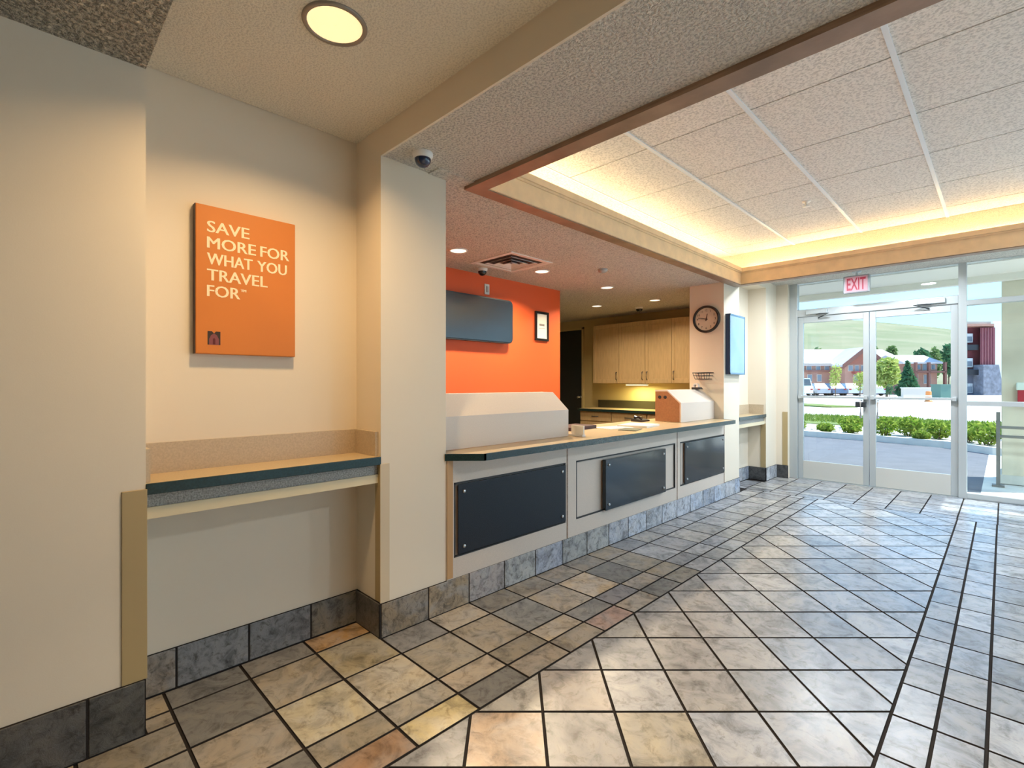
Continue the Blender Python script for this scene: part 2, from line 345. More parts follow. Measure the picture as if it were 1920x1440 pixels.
# glowing tubes in the troughs
tb = []
def tube_thing(p0, p1, label, n):
    t = thing('cove_lamp', label, 'lamp', p0, 'cove lamps hidden in the ceiling trough')
    MB().tube([p0, p1], 0.013, 8).build('lamp_tube', TUBE, t)
    d = (Vector(p1)-Vector(p0)).normalized()
    m = MB(); a, b2 = Vector(p0), Vector(p1)
    lo = Vector((min(a.x, b2.x)-0.02*(abs(d.y) > .5), min(a.y, b2.y)-0.02*(abs(d.x) > .5), 2.69)); hi = Vector((max(a.x, b2.x)+0.02*(abs(d.y) > .5), max(a.y, b2.y)+0.02*(abs(d.x) > .5), 2.705))
    m.box(lo.x, hi.x, lo.y, hi.y, lo.z, hi.z).build('lamp_base', WHITE, t)
for k in range(3):
    tube_thing((-2.46, 2.1+k*1.38, 2.72), (-2.46, 2.1+k*1.38+1.34, 2.72), ('first','second','third')[k]+' warm cove tube from the near column, in the trough above the counter', k)
for k in range(4):
    tube_thing((-2.2+k*1.25, 6.255, 2.72), (-2.2+k*1.25+1.2, 6.255, 2.72), ('leftmost','second','third','rightmost')[k]+' warm cove tube in the trough on the entrance side', k)

# ================================================================== FLOOR TILES
def clip(poly, x0, x1, y0, y1):
    for ax, lim, sg in ((0, x0, 1), (0, x1, -1), (1, y0, 1), (1, y1, -1)):
        out = []
        for i in range(len(poly)):
            p, q = poly[i], poly[(i+1) % len(poly)]; a = (p[ax]-lim)*sg; b = (q[ax]-lim)*sg
            if a >= 0: out.append(p)
            if (a >= 0) != (b >= 0): t = a/(a-b); out.append((p[0]+(q[0]-p[0])*t, p[1]+(q[1]-p[1])*t))
        poly = out
        if not poly: return []
    return poly
def parea(p): return abs(sum(p[i][0]*p[(i+1) % len(p)][1]-p[(i+1) % len(p)][0]*p[i][1] for i in range(len(p))))/2
def inset(p, g):
    n = len(p); A = sum(p[i][0]*p[(i+1) % n][1]-p[(i+1) % n][0]*p[i][1] for i in range(n))
    if A < 0: p = p[::-1]
    L = []
    for i in range(n):
        a, b = Vector(p[i]), Vector(p[(i+1) % n]); d = b-a
        if d.length < 1e-5: continue
        d.normalize(); nn = Vector((-d.y, d.x)); L.append((a+nn*g, d))
    out = []
    for i in range(len(L)):
        a, d = L[i-1]; b, e = L[i]; den = d.x*e.y-d.y*e.x
        if abs(den) < 1e-6: out.append((b.x, b.y)); continue
        t = ((b.x-a.x)*e.y-(b.y-a.y)*e.x)/den; out.append((a.x+d.x*t, a.y+d.y*t))
    return out
def proj(x, y, z=0):
    d = (y-x)/R2
    if d < 0.05: return None
    return 960+FPX*((x+y)/R2)/d, 720-FPX*(z-CAMH)/d
TL = []        # (polygon, zone)
AX = [-2.596, -2.437, -2.132, -1.829, -1.684, -1.539]; AY = [1.35+0.303*k for k in range(-15, 20)]
DY0, DY1 = 6.62, 6.92
BX = -0.326
for i in range(5):
    for j in range(len(AY)-1):
        a, c = AX[i], AX[i+1]
        y0, y1 = AY[j], min(AY[j+1], DY0)
        if y0 >= DY0-0.02: continue
        if i <= 1:
            # floor in front of the wall line, and inside the niche
            full = [(a, y0), (c, y0), (c, y1), (a, y1)]
            if y0 >= NY0-0.001 and y1 <= NY1+0.001: parts = [full]
            else: parts = [clip(full, W, 9, -9, 99), clip(full, -9, W, NY0, NY1-0.012)]
            for q in parts:
                if q and parea(q) > 0.0006: TL.append((q, 'A'))
        else: TL.append(([(a, y0), (c, y0), (c, y1), (a, y1)], 'A'))
T2, U0, V0 = 0.2955, 1.013, 2.025
for i in range(-22, 14):
    for j in range(-18, 18):
        u0, v0 = U0+i*T2, V0+j*T2
        sq = [((u-v)/R2, (u+v)/R2) for u, v in ((u0, v0), (u0+T2, v0), (u0+T2, v0+T2), (u0, v0+T2))]
        q = clip(sq, -1.539, BX, -3.28, DY0)
        if q and parea(q) > 0.0008: TL.append((q, 'B'))
CXS = [BX, -0.189, -0.044]+[0.256+0.3*k for k in range(12)]
for i in range(len(CXS)-1):
    for j in range(-19, 20):
        y0 = 2.52+0.2975*j
        q = clip([(CXS[i], y0), (CXS[i+1], y0), (CXS[i+1], y0+0.2975), (CXS[i], y0+0.2975)], -9, 3.58, -3.28, DY0)
        if q and parea(q) > 0.0008: TL.append((q, 'C'))
for (y0, y1) in ((DY0, DY0+0.15), (DY0+0.15, DY1), (DY1, 7.22), (7.22, 7.52), (7.52, 7.87)):
    for i in range(-5, 17):
        x0 = -1.20+0.29*i
        lim = -2.565 if y0 < 7.2 else W
        if y0 < 7.3 < y1: lim = W
        q = clip([(x0, y0), (x0+0.29, y0), (x0+0.29, y1), (x0, y1)], lim if y0 < 7.774 else -2.18, 3.58, -9, 99)
        if q and parea(q) > 0.0008: TL.append((q, 'D'))
TONE_G = [(0.33, 0.32, 0.315), (0.37, 0.36, 0.355), (0.28, 0.28, 0.29), (0.38, 0.36, 0.33), (0.33, 0.335, 0.35)]
TONE_SKYLIT = [(0.29, 0.315, 0.36), (0.33, 0.35, 0.385), (0.26, 0.29, 0.34), (0.31, 0.325, 0.35)]  # blue sky light on the right-hand floor put into the tile tones
TONE_W = [(0.30, 0.25, 0.18), (0.35, 0.29, 0.21), (0.22, 0.195, 0.155), (0.28, 0.245, 0.19), (0.33, 0.28, 0.22), (0.20, 0.19, 0.175)]
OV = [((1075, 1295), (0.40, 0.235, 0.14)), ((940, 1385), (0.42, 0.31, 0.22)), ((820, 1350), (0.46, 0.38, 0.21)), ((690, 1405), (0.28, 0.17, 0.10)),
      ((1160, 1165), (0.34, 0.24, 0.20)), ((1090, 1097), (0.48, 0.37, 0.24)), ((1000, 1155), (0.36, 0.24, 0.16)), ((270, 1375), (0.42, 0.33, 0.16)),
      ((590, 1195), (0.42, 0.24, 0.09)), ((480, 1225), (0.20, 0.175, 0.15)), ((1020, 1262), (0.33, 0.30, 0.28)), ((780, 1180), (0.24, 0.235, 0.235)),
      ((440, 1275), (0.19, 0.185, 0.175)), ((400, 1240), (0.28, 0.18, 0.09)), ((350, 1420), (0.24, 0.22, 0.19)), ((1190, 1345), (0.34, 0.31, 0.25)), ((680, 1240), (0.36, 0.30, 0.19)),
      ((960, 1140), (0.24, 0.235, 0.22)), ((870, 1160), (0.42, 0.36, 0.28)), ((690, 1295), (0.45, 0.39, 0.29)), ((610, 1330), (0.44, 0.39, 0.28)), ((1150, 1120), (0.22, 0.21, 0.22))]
def scr(poly):
    ps = [proj(*p) for p in poly]
    if any(p is None for p in ps): ps = [p for p in ps if p]
    return ps
items = []
for q, z in TL:
    ps = scr(q)
    if len(ps) < len(q): items.append((0, q, z, (0, 0))); continue
    xs = [p[0] for p in ps]; ys = [p[1] for p in ps]
    cp = clip(ps, 0, 1920, 0, 1440) if len(ps) > 2 else []
    items.append((parea(cp) if len(cp) > 2 else 0, q, z, (sum(xs)/len(xs), sum(ys)/len(ys))))
items.sort(key=lambda t: -t[0])
stuff = MB()
def tile_mesh(mb, q, c=None):
    p = inset(q, 0.0048); p2 = inset(p, 0.0016); n = len(p)
    if len(p2) != n or parea(p2) < 1e-4: return False
    dz = random.uniform(-0.0006, 0.0006); tx, ty = random.gauss(0, 0.0012), random.gauss(0, 0.0012)
    cx, cy = sum(a for a, _ in p)/n, sum(b for _, b in p)/n
    vs = [(a, b, -0.01) for a, b in p]+[(a, b, -0.0025) for a, b in p]+[(a, b, dz+tx*(a-cx)+ty*(b-cy)) for a, b in p2]
    fs = [tuple(range(2*n, 3*n))]
    for k in range(2):
        for i in range(n): fs.append((k*n+i, k*n+(i+1) % n, (k+1)*n+(i+1) % n, (k+1)*n+i))
    mb.cm = 0; mb.add(vs, fs[:1]); mb.cm = 1; k0 = len(mb.v)-3*n
    for f in fs[1:]: mb.f.append([k0+i for i in f]); mb.mi.append(1); mb.sm.append(False)
    mb.cm = 0; return True
for k, (ar, q, z, c) in enumerate(items):
    if k >= 300: tile_mesh(stuff, q); continue
    cx, cy = sum(a for a, _ in q)/len(q), sum(b for _, b in q)/len(q)
    mb = MB()
    if not tile_mesh(mb, q): continue
    mb.v = [(a-cx, b-cy, e) for a, b, e in mb.v]
    o = mb.build('tile', [SLATE, GROUT]); o.parent = fl; o.location = (cx, cy, 0)
    tn = random.choice(TONE_W if (z == 'A' and cy < 3.4) else (TONE_SKYLIT if z == 'C' or cx > -0.75 else TONE_G))
    f = random.uniform(0.82, 1.15); tn = tuple(min(1, v*f) for v in tn)
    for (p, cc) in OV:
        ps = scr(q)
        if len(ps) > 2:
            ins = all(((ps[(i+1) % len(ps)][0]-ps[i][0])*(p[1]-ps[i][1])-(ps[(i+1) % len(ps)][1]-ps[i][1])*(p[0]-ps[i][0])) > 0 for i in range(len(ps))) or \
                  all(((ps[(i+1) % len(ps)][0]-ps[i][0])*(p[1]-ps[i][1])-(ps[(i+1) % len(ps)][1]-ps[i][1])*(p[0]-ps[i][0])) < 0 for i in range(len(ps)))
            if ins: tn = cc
    o.color = (*tn, 1)
if stuff.v:
    o = stuff.build('tile_field', [SLATE, GROUT], fl); o['kind'] = 'stuff'; o.color = (0.35, 0.335, 0.31, 1)
struct(B(-2.15, 3.6, 7.86, 8.06, -0.006, 0.008).build('trim_8', ALU), 'metal door threshold')

# ================================================================== BASEBOARDS (slate tiles)
BT = [(0.31, 0.235, 0.15), (0.24, 0.21, 0.16), (0.34, 0.25, 0.165), (0.23, 0.23, 0.235), (0.31, 0.25, 0.19)]
BL = [(0.46, 0.40, 0.36), (0.42, 0.42, 0.40), (0.36, 0.38, 0.44), (0.44, 0.39, 0.37)]
BB = [(0.40, 0.45, 0.54), (0.47, 0.49, 0.54), (0.34, 0.40, 0.52)]
def base_run(name, label, axis, fixed, a, b, joints, inward, h=0.182, tones=BT, t=0.012):
    """axis 'y': run along y at x=fixed, tiles growing by inward*t; axis 'x' the other way"""
    mid = [j for j in sorted(joints) if a+0.004 < j < b-0.004]; pts = [a]+mid+[b]
    f0, f1 = fixed, fixed+inward*t*0.75
    mk = (lambda p, q, r, s, z0, z1, bb=0: B(r, s, p, q, z0, z1, b=bb)) if axis == 'y' else (lambda p, q, r, s, z0, z1, bb=0: B(p, q, r, s, z0, z1, b=bb))
    o = struct(mk(a, b, f0, f1, -0.004, h).build(name, GROUT), label)
    for p, q in zip(pts[:-1], pts[1:]):
        if q-p < 0.012: continue
        g = mk(p+0.004, q-0.004, f0, fixed+inward*t, 0.004, h-0.001, 0.003); cx = np.mean([v[0] for v in g.v]), np.mean([v[1] for v in g.v])
        g.v = [(v[0]-cx[0], v[1]-cx[1], v[2]) for v in g.v]
        c = g.build('base_tile', SLATEB); c.parent = o; c.location = (cx[0], cx[1], 0)
        tn = random.choice(tones((p+q)/2) if callable(tones) else tones); f = random.uniform(0.85, 1.15); c.color = (*[v*f for v in tn], 1)
JY = [1.35+0.303*k for k in range(-14, 22)]
DK = [(0.09, 0.085, 0.075), (0.12, 0.11, 0.10), (0.075, 0.075, 0.075)]
base_run('baseboard_left', 'nearly black slate base tiles along the foreground wall', 'y', WP, -3.2, NY0-0.001, [0.17-0.303*k for k in range(12)], 1, 0.215, DK)
base_run('baseboard_niche', 'mottled slate base tiles inside the niche', 'y', NB, NY0, NY1, [0.49, 0.787, 1.09], 1, 0.18, BT)
base_run('baseboard_niche_side', None, 'x', NY1, NB+0.012, W+0.0, [], -1, 0.185, DK)
tone = lambda y: BT if y < 2.0 else (BL if y < 3.4 else BB)
base_run('baseboard_counter', 'slate base tiles along column and counter', 'y', WP, NY1-0.012, CY3, JY, 1, 0.182, tone)
base_run('baseboard_far_niche', None, 'y', -2.58, CY3, PY1, JY, 1, 0.182, BB)
base_run('baseboard_far_niche_side', None, 'x', PY1, -2.568, WP, [], -1, 0.182, DK)
base_run('baseboard_pilaster', None, 'y', WP, PY1-0.012, PY2, [7.5], 1, 0.182, BB)
base_run('baseboard_jamb', None, 'x', PY2, W+0.006, -2.18, [], -1, 0.182, DK)

# corner guards
def guard(label, x0, x1, y0, y1, z0, z1, mt):
    tag(B(x0, x1, y0, y1, z0, z1, b=0.002).build('corner_guard', mt), label, 'corner guard')
guard('brown corner guard on the foreground wall left of the niche shelf', WP, WP+0.007, 0.268, NY0+0.004, 0.216, 0.945, GUARD)
guard('brown corner guard on the near column, on its side inside the niche', WP-0.05, WP+0.004, NY1-0.006, NY1-0.0005, 0.19, 0.925, GUARD)
guard('cream corner guard on the front of the near column', WP, WP+0.006, NY1-0.006, NY1+0.05, 0.185, 0.925, GUARDP)
guard('brown corner guard inside the far niche beside the doors', -2.41, WP, PY1-0.006, PY1, 0.185, 0.80, GUARD)
guard('brown corner guard on the jamb just left of the glass doors', -2.255, -2.186, PY2-0.006, PY2, 0.185, 0.95, GUARD)

# ================================================================== NICHE SHELF
def shelf(label, y0, y1, xb, xf, zt, group=None):
    t = thing('wall_shelf', label, 'shelf', ((xb+xf)/2, (y0+y1)/2, zt))
    B(xb, xf-0.012, y0, y1, zt-0.035, zt).build('shelf_top', LAMTOP, t)
    B(xf-0.012, xf, y0, y1, zt-0.042, zt+0.001, b=0.003).build('edge_strip', GREEN, t)
    B(xf-0.045, xf-0.03, y0, y1, zt-0.095, zt-0.035).build('apron', LAMGR, t)
    B(xf-0.05, xf-0.022, y0, y1, zt-0.140, zt-0.095).build('bottom_rail', CREAM, t)
    B(xb, xb+0.018, y0, y1, zt, zt+0.132).build('back_splash', LAMSP, t)
    B(xb+0.018, xf-0.03, y1-0.018, y1, zt, zt+0.132).build('end_splash', LAMSP, t)
    B(xb+0.018, xf-0.03, y0, y0+0.018, zt, zt+0.132).build('end_splash', LAMSP, t)
shelf('tan laminate wall shelf with dark green edge in the niche below the orange sign', NY0, NY1, NB, -2.335, 0.963)
shelf('pale laminate wall shelf in the far niche beside the glass doors', CY3, PY1, -2.58, -2.335, 0.93)

# ================================================================== ORANGE SIGN
CANV = mat('orange_canvas', (0.62, 0.19, 0.022), 0.55, noise=0.06, nscale=3)
t = thing('wall_sign', 'orange canvas sign with cream lettering on the niche wall', 'sign', (NB, 0.776, 1.83))
sy0, sy1, sz0, sz1, sx = 0.556, 0.996, 1.488, 2.166, -2.566
B(NB+0.001, sx, sy0, sy1, sz0, sz1, b=0.004).build('canvas', CANV, t)
B(NB, sx-0.003, sy0-0.0015, sy0+0.0005, sz0, sz1).build('edge', mat('canvas_edge', (0.05, 0.028, 0.02), 0.6), t, 'dark brown edge')
LET = mat('cream_letter', (0.86, 0.74, 0.50), 0.6)
def put_text(txt, y, z, h, wd, parent, mt, name='lettering', bold=0.008, x=sx+0.0008):
    vs, fs = text_mb(txt, h, wd, 0.0)
    mb = MB()
    for k, sh in enumerate((-0.0016, 0.0, 0.0016)): mb.add([(x+0.0001*k, y+v[0]+sh, z+v[1]) for v in vs], fs)
    return mb.build(name, mt, parent)
zz = 2.045
for ws in ((('SAVE', 0.602, 0.176),), (('MORE', 0.602, 0.205), ('FOR', 0.829, 0.135)), (('WHAT', 0.602, 0.190), ('YOU', 0.815, 0.137)), (('TRAVEL', 0.602, 0.258),), (('FOR', 0.602, 0.135),)):
    for txt, yy, wd in ws: put_text(txt, yy, zz, 0.052, wd, t, LET)
    zz -= 0.0735
put_text('TM', 0.742, zz+0.0735+0.038, 0.011, 0.022, t, LET, bold=0.0)
EMB = mat('emblem_dark', (0.035, 0.018, 0.008), 0.6); EMP = mat('emblem_plum', (0.21, 0.055, 0.06), 0.6); EMR = mat('emblem_red', (0.09, 0.004, 0.004), 0.6)
ey, ez = 0.603, 1.530
mb = MB(); xx = sx+0.0008
mb.add([(xx, ey, ez), (xx, ey+0.052, ez), (xx, ey+0.052, ez+0.062), (xx, ey+0.034, ez+0.062), (xx, ey+0.026, ez+0.052), (xx, ey+0.018, ez+0.062), (xx, ey, ez+0.062)], [list(range(7))]); mb.build('emblem', EMB, t)
mb = MB(); pts = [(0.006, 0), (0.006, 0.026), (0.014, 0.044), (0.026, 0.052), (0.038, 0.044), (0.046, 0.026), (0.046, 0)]
mb.add([(xx+0.0004, ey+a, ez+b) for a, b in pts], [list(range(7))]); mb.build('emblem', EMP, t)
mb = MB(); pts = [(0.021, 0.002), (0.021, 0.026), (0.026, 0.032), (0.031, 0.026), (0.031, 0.002)]
mb.add([(xx+0.0008, ey+a, ez+b) for a, b in pts], [list(range(5))]); mb.build('emblem', EMR, t)

# ================================================================== CEILING FIXTURES
def downlight(name, label, cat, x, y, zc, r, lens, power, color, ring=WHITE, group=None, spread=140):
    t = thing(name, label, cat, (x, y, zc), group)
    MB().lathe([(r*0.84, -0.002), (r*0.86, -0.008), (r*0.97, -0.008), (r, -0.002), (r, 0.0)], (x, y, zc), 36).build('trim_ring', ring, t)
    MB().lathe([(r*0.85, -0.003), (r*0.6, -0.0045), (r*0.3, -0.005), (0.001, -0.005)], (x, y, zc), 36).build('lens', lens, t)
    area_light('downlight_beam', (x, y, zc-0.012), power, r*1.6, color, spread, parent=t)
    return t
RING = mat('taupe_ring', (0.30, 0.26, 0.22), 0.4, metal=0.4)
downlight('recessed_downlight', 'large glowing recessed downlight in the raised ceiling near the orange sign', 'lamp', -1.795, 0.845, ZR, 0.118, LAMP, K_CAN, (1.0, 0.68, 0.34), RING)
OL = [(-3.485, 2.80, 'office downlight half hidden by the near column'), (-3.498, 3.95, 'office downlight just right of the ceiling vent'), (-3.506, 5.184, 'brightest office downlight in middle of office ceiling'),
      (-3.545, 6.45, 'rear office downlight nearest the clock'), (-4.445, 6.30, 'rear office downlight nearest the dark doorway')]
for x, y, lb in OL:
    downlight('office_downlight', lb, 'lamp', x, y, ZO, 0.085, LAMPW, K_OFF*(0.45 if y > 6 else 1), (1.0, 0.80, 0.55), group='office ceiling downlights')
# fill lights added out of view to brighten the lobby and entrance
LL = [(-0.1, 0.845, ZR, K_FILL_WARM*4, 'added fill light in the raised strip, right of the visible downlight'), (1.7, 0.845, ZR, K_FILL_WARM*4, 'added fill light in the raised strip by the window wall'),
      (-0.9, -1.4, ZS, K_FILL_WARM*0.25, 'added fill light in the heavy popcorn soffit behind the viewer'), (1.4, -1.4, ZS, K_FILL_WARM*0.4, 'added fill light in the heavy popcorn soffit behind the viewer, by the windows'),
      (-1.55, 6.72, ZE, K_FILL_COOL, 'added entrance fill light before the left door leaf'), (-0.75, 6.72, ZE, K_FILL_COOL, 'added entrance fill light before the right door leaf'), (0.9, 6.72, ZE, K_FILL_COOL, 'added entrance fill light before the sidelight'), (2.4, 6.72, ZE, K_FILL_COOL, 'added entrance fill light by the window wall'),
      (1.32, 3.4, ZC, K_FILL_COOL, 'near added fill light in the lobby grid ceiling, right part'), (1.32, 4.85, ZC, K_FILL_COOL, 'far added fill light in the lobby grid ceiling, right part')]
for x, y, z, k, lb in LL:
    downlight('added_fill_light', lb, 'lamp', x, y, z, 0.10, LAMPW if k == K_FILL_COOL else LAMP, k, (0.80, 0.90, 1.0) if k == K_FILL_COOL else (1.0, 0.84, 0.62), group='added fill lights', spread=170 if k == K_FILL_COOL else 95)
DOME = mat('blue_dome', (0.004, 0.016, 0.06), 0.08, spec=0.9)
def dome(label, x, y, z, r, mt):
    t = thing('dome_camera', label, 'camera', (x, y, z))
    MB().lathe([(r*1.25, 0), (r*1.25, -0.012), (r*1.1, -0.028), (r*0.98, -0.03)], (x, y, z), 28).build('housing', WHITE, t)
    MB().lathe([(r, -0.026)]+[(r*math.cos(a), -0.03-r*math.sin(a)) for a in np.linspace(0, math.pi/2-0.02, 8)], (x, y, z), 28).build('dome', mt, t)
dome('white dome camera with dark blue bubble on the soffit above the near column', -2.165, 1.50, ZS, 0.043, DOME)
dome('black dome camera on office ceiling by the orange wall', -3.86, 3.42, ZO, 0.045, BLACKG)
dome('black dome camera on office ceiling above the kitchen cabinets', -4.05, 6.88, ZO, 0.05, BLACKG)
# ceiling vent
t = thing('ceiling_vent', 'square ceiling air vent near the orange wall', 'vent', (-3.46, 3.45, ZO))
vc = (-3.46, 3.45); m = MB()
for s_, nm in ((0.25, 0), (0.185, 1), (0.12, 2), (0.06, 3)):
    z0 = ZO-0.006-0.006*nm; x0, x1, y0, y1 = vc[0]-s_, vc[0]+s_, vc[1]-s_, vc[1]+s_; q = 0.030
    r = MB()
    for P in ([(x0, y0, z0), (x1, y0, z0), (x1-q, y0+q, z0+0.02), (x0+q, y0+q, z0+0.02)], [(x1, y0, z0), (x1, y1, z0), (x1-q, y1-q, z0+0.02), (x1-q, y0+q, z0+0.02)],
              [(x1, y1, z0), (x0, y1, z0), (x0+q, y1-q, z0+0.02), (x1-q, y1-q, z0+0.02)], [(x0, y1, z0), (x0, y0, z0), (x0+q, y0+q, z0+0.02), (x0+q, y1-q, z0+0.02)]):
        n = len(P); r.add(P+[(a, b, c+0.003) for a, b, c in P], [(0, 1, 2, 3), (7, 6, 5, 4), (0, 4, 5, 1), (1, 5, 6, 2), (2, 6, 7, 3), (3, 7, 4, 0)])
    r.build('louvre', WHITE, t)
m = MB()
for P in ((-0.29, -0.25, -0.29, 0.29), (0.25, 0.29, -0.29, 0.29), (-0.25, 0.25, -0.29, -0.25), (-0.25, 0.25, 0.25, 0.29)): m.box(vc[0]+P[0], vc[0]+P[1], vc[1]+P[2], vc[1]+P[3], ZO-0.008, ZO)
m.build('frame', WHITE, t)
B(vc[0]-0.22, vc[0]+0.22, vc[1]-0.22, vc[1]+0.22, ZO-0.002, ZO+0.001).build('backing', REVEAL, t)
# smoke detector and sprinkler heads
t = thing('smoke_detector', 'small grey smoke detector on the office ceiling', 'detector', (-2.98, 4.33, ZO))
MB().lathe([(0.05, 0), (0.05, -0.02), (0.035, -0.035), (0.001, -0.038)], (-2.98, 4.33, ZO), 24).build('cover', mat('grey_plastic', (0.4, 0.4, 0.4), 0.5), t)
t = thing('sprinkler_head', 'small white sprinkler head in the lobby ceiling grid', 'sprinkler', (-1.225, 4.88, ZC))
MB().lathe([(0.035, 0), (0.033, -0.006), (0.012, -0.008), (0.012, -0.04), (0.03, -0.042), (0.03, -0.045), (0.001, -0.046)], (-1.225, 4.88, ZC), 16).build('deflector', WHITE, t)

# ================================================================== COUNTER
def section(label, y0, y1, ry0, ry1, by0, by1, bz0, bz1, proud, boardmat, first=False):
    t = thing('counter_section', label, 'counter', (-2.6, (y0+y1)/2, 0))
    rz0, rz1 = 0.305, 0.757; f = W+0.001; bk = -2.95
    m = MB().box(bk, f, y0+0.003, y1-0.003, 0.004, rz0).box(bk, f, y0+0.003, y1-0.003, rz1, 0.893)
    m.box(bk, f, y0+0.003, ry0, rz0, rz1).box(bk, f, ry1, y1-0.003, rz0, rz1)
    m.build('carcass', LAM, t)
    B(bk, f-0.016, ry0, ry1, rz0, rz1).build('recessed_panel', LAM, t)
    for a in ((f-0.016, f-0.001, ry0, ry1, rz1-0.012, rz1), (f-0.016, f-0.001, ry0, ry1, rz0, rz0+0.008), (f-0.016, f-0.001, ry0, ry0+0.012, rz0, rz1), (f-0.016, f-0.001, ry1-0.008, ry1, rz0, rz1)):
        B(*a).build('reveal', REVEAL, t)
    if first: B(f, f+0.004, y0+0.004, y0+0.045, 0.19, 0.893).build('edge_strip', mat('oak_edge', (0.52, 0.30, 0.13), 0.45), t)
    B(f-0.002, f+0.003, y1-0.012, y1-0.001, 0.183, 0.893).build('seam_strip', OAK, t)
    x0 = f-0.014; x1 = f+proud
    bd = B(x0+0.012, x1, by0, by1, bz0, bz1, b=0.003).build('sign_panel', boardmat, t, 'black blank panel')
    B(x0, x0+0.012, by0+0.01, by1-0.01, bz0+0.01, bz1-0.01).build('backing_board', MDF, t)
    for yy in (by0+0.045, by1-0.045):
        for z_ in (bz0+0.045, bz1-0.045):
            MB().lathe([(0.011, 0), (0.011, 0.006), (0.008, 0.009), (0.001, 0.010)], (x1, yy, z_), 14, (1, 0, 0)).build('standoff_screw', STEEL, bd)
section('left counter section with wide black panel filling its recess', CY1, 2.93, 1.84, 2.905, 1.868, 2.902, 0.318, 0.742, 0.006, BLACK, True)
section('middle counter section with black panel and bare beige recess at its left', 2.93, 4.70, 3.033, 4.656, 3.385, 4.395, 0.312, 0.728, 0.034, BLACKG)
section('right counter section by the far column with glossy black panel', 4.70, CY2, 4.758, 5.872, 4.85, 5.868, 0.318, 0.742, 0.010, BLACKG)
# slab with chamfered near end
t = thing('countertop', 'long tan laminate countertop with dark green edge', 'counter', (-2.6, 3.8, 0.895))
xf = -2.173
def slabpoly(i): return [(W, CY1+0.002-0.0), (xf-i, 1.941+i*0.4), (xf-i, 5.80), (W-0.0, CY2-0.003), (-2.98, CY2-0.003), (-2.98, CY1+0.002)]
MB().prism(slabpoly(0.012), 'z', 0.897, 0.934).build('top', LAMTOP, t)
e = MB().prism([(W, CY1-0.012), (xf, 1.941), (xf, 1.957), (W+0.0, CY1+0.010)], 'z', 0.895, 0.936)
e.prism([(xf-0.012, 1.945), (xf, 1.941), (xf, 5.80), (xf-0.012, 5.798)], 'z', 0.895, 0.936)
e.prism([(xf, 5.80), (W, CY2-0.001), (W-0.01, CY2-0.012), (xf-0.012, 5.795)], 'z', 0.895, 0.936)
e.build('edge_strip', GREEN, t)
# risers
def riser(label, y0, y1, endmat, holes=False):
    t = thing('counter_riser', label, 'desk riser', (-2.6, (y0+y1)/2, 0.936))
    z0 = 0.936; th = 0.016
    prof = [(-2.45, z0), (-2.45, 1.145), (-2.612, 1.284), (-2.76, 1.284), (-2.76, z0)]
    B(-2.45-th, -2.45, y0, y1, z0, 1.145).build('front_panel', RISER, t)
    MB().prism([(-2.45, 1.145), (-2.612, 1.284), (-2.612, 1.268), (-2.45-th, 1.139)], 'y', y0, y1).build('slanted_panel', RISER, t)
    B(-2.76, -2.612, y0, y1, 1.268, 1.284).build('top_panel', RISER, t)
    inner = [(-2.45-th, z0+0.001), (-2.45-th, 1.138), (-2.612, 1.267), (-2.755, 1.267), (-2.755, z0+0.001)]
    for a in (y0+0.0005, y1-th): 
        MB().prism(inner, 'y', a, a+th-0.0005).build('end_panel', endmat, t)
    if holes:
        for xx, zz_ in ((-2.70, 1.205), (-2.635, 1.205)):
            MB().lathe([(0.018, 0), (0.018, 0.006), (0.012, 0.008), (0.001, 0.008)], (xx, y0+0.0005, zz_), 14, (0, -1, 0)).build('cable_grommet', DKMET, t)
riser('long slant-topped beige riser on the left end of the countertop', CY1+0.006, 3.085, RISER)
riser('slant-topped white riser with brown end on the right end of the countertop', 5.02, CY2-0.006, MDF, True)
# small items on the countertop
t = thing('card_holder', 'small white card holder beside the long riser on the countertop', 'card holder', (-2.40, 3.13, 0.936))
B(-2.47, -2.33, 3.11, 3.15, 0.936, 0.95).build('base', WHITE, t); B(-2.46, -2.34, 3.135, 3.15, 0.95, 1.02).build('card', PAPER, t)
def sheet(name, label, cx, cy, w_, h_, ang, z0, z1, mt):
    c, s = math.cos(ang), math.sin(ang); P = [(cx+a*c-b*s, cy+a*s+b*c) for a, b in ((-w_/2, -h_/2), (w_/2, -h_/2), (w_/2, h_/2), (-w_/2, h_/2))]
    return tag(MB().prism(P, 'z', z0, z1).build(name, mt), label, 'paper')
sheet('paper_stack', 'cream paper stack at the right on the open countertop', -2.55, 4.32, 0.30, 0.34, 0.15, 0.9345, 0.952, PAPER)
sheet('paper_sheet', 'white paper sheet left of the cream stack on the countertop', -2.62, 3.98, 0.24, 0.32, -0.2, 0.9345, 0.938, mat('white_sheet', (0.70, 0.72, 0.66), 0.5))
sheet('clipboard', 'grey green clipboard lying on the open countertop', -2.40, 3.92, 0.16, 0.24, 0.3, 0.9345, 0.940, mat('green_board', (0.13, 0.16, 0.12), 0.4))
t = thing('desk_phone', 'small black desk phone on the countertop left of the brown riser end', 'phone', (-2.86, 4.88, 0.935))
MB().prism([(-2.93, 0.935), (-2.93, 0.97), (-2.80, 0.95), (-2.80, 0.935)], 'y', 4.80, 4.98).build('body', DKMET, t)
MB().tube([(-2.91, 4.84, 0.98), (-2.86, 4.845, 0.982), (-2.82, 4.84, 0.97)], [0.018, 0.011, 0.018], 10).build('handset', BLACKG, t)
sheet('document_tray', 'dark red folder lying at the far left of the open countertop', -2.82, 3.62, 0.24, 0.42, 0.05, 0.9345, 0.965, mat('dark_red_folder', (0.06, 0.022, 0.02), 0.5))

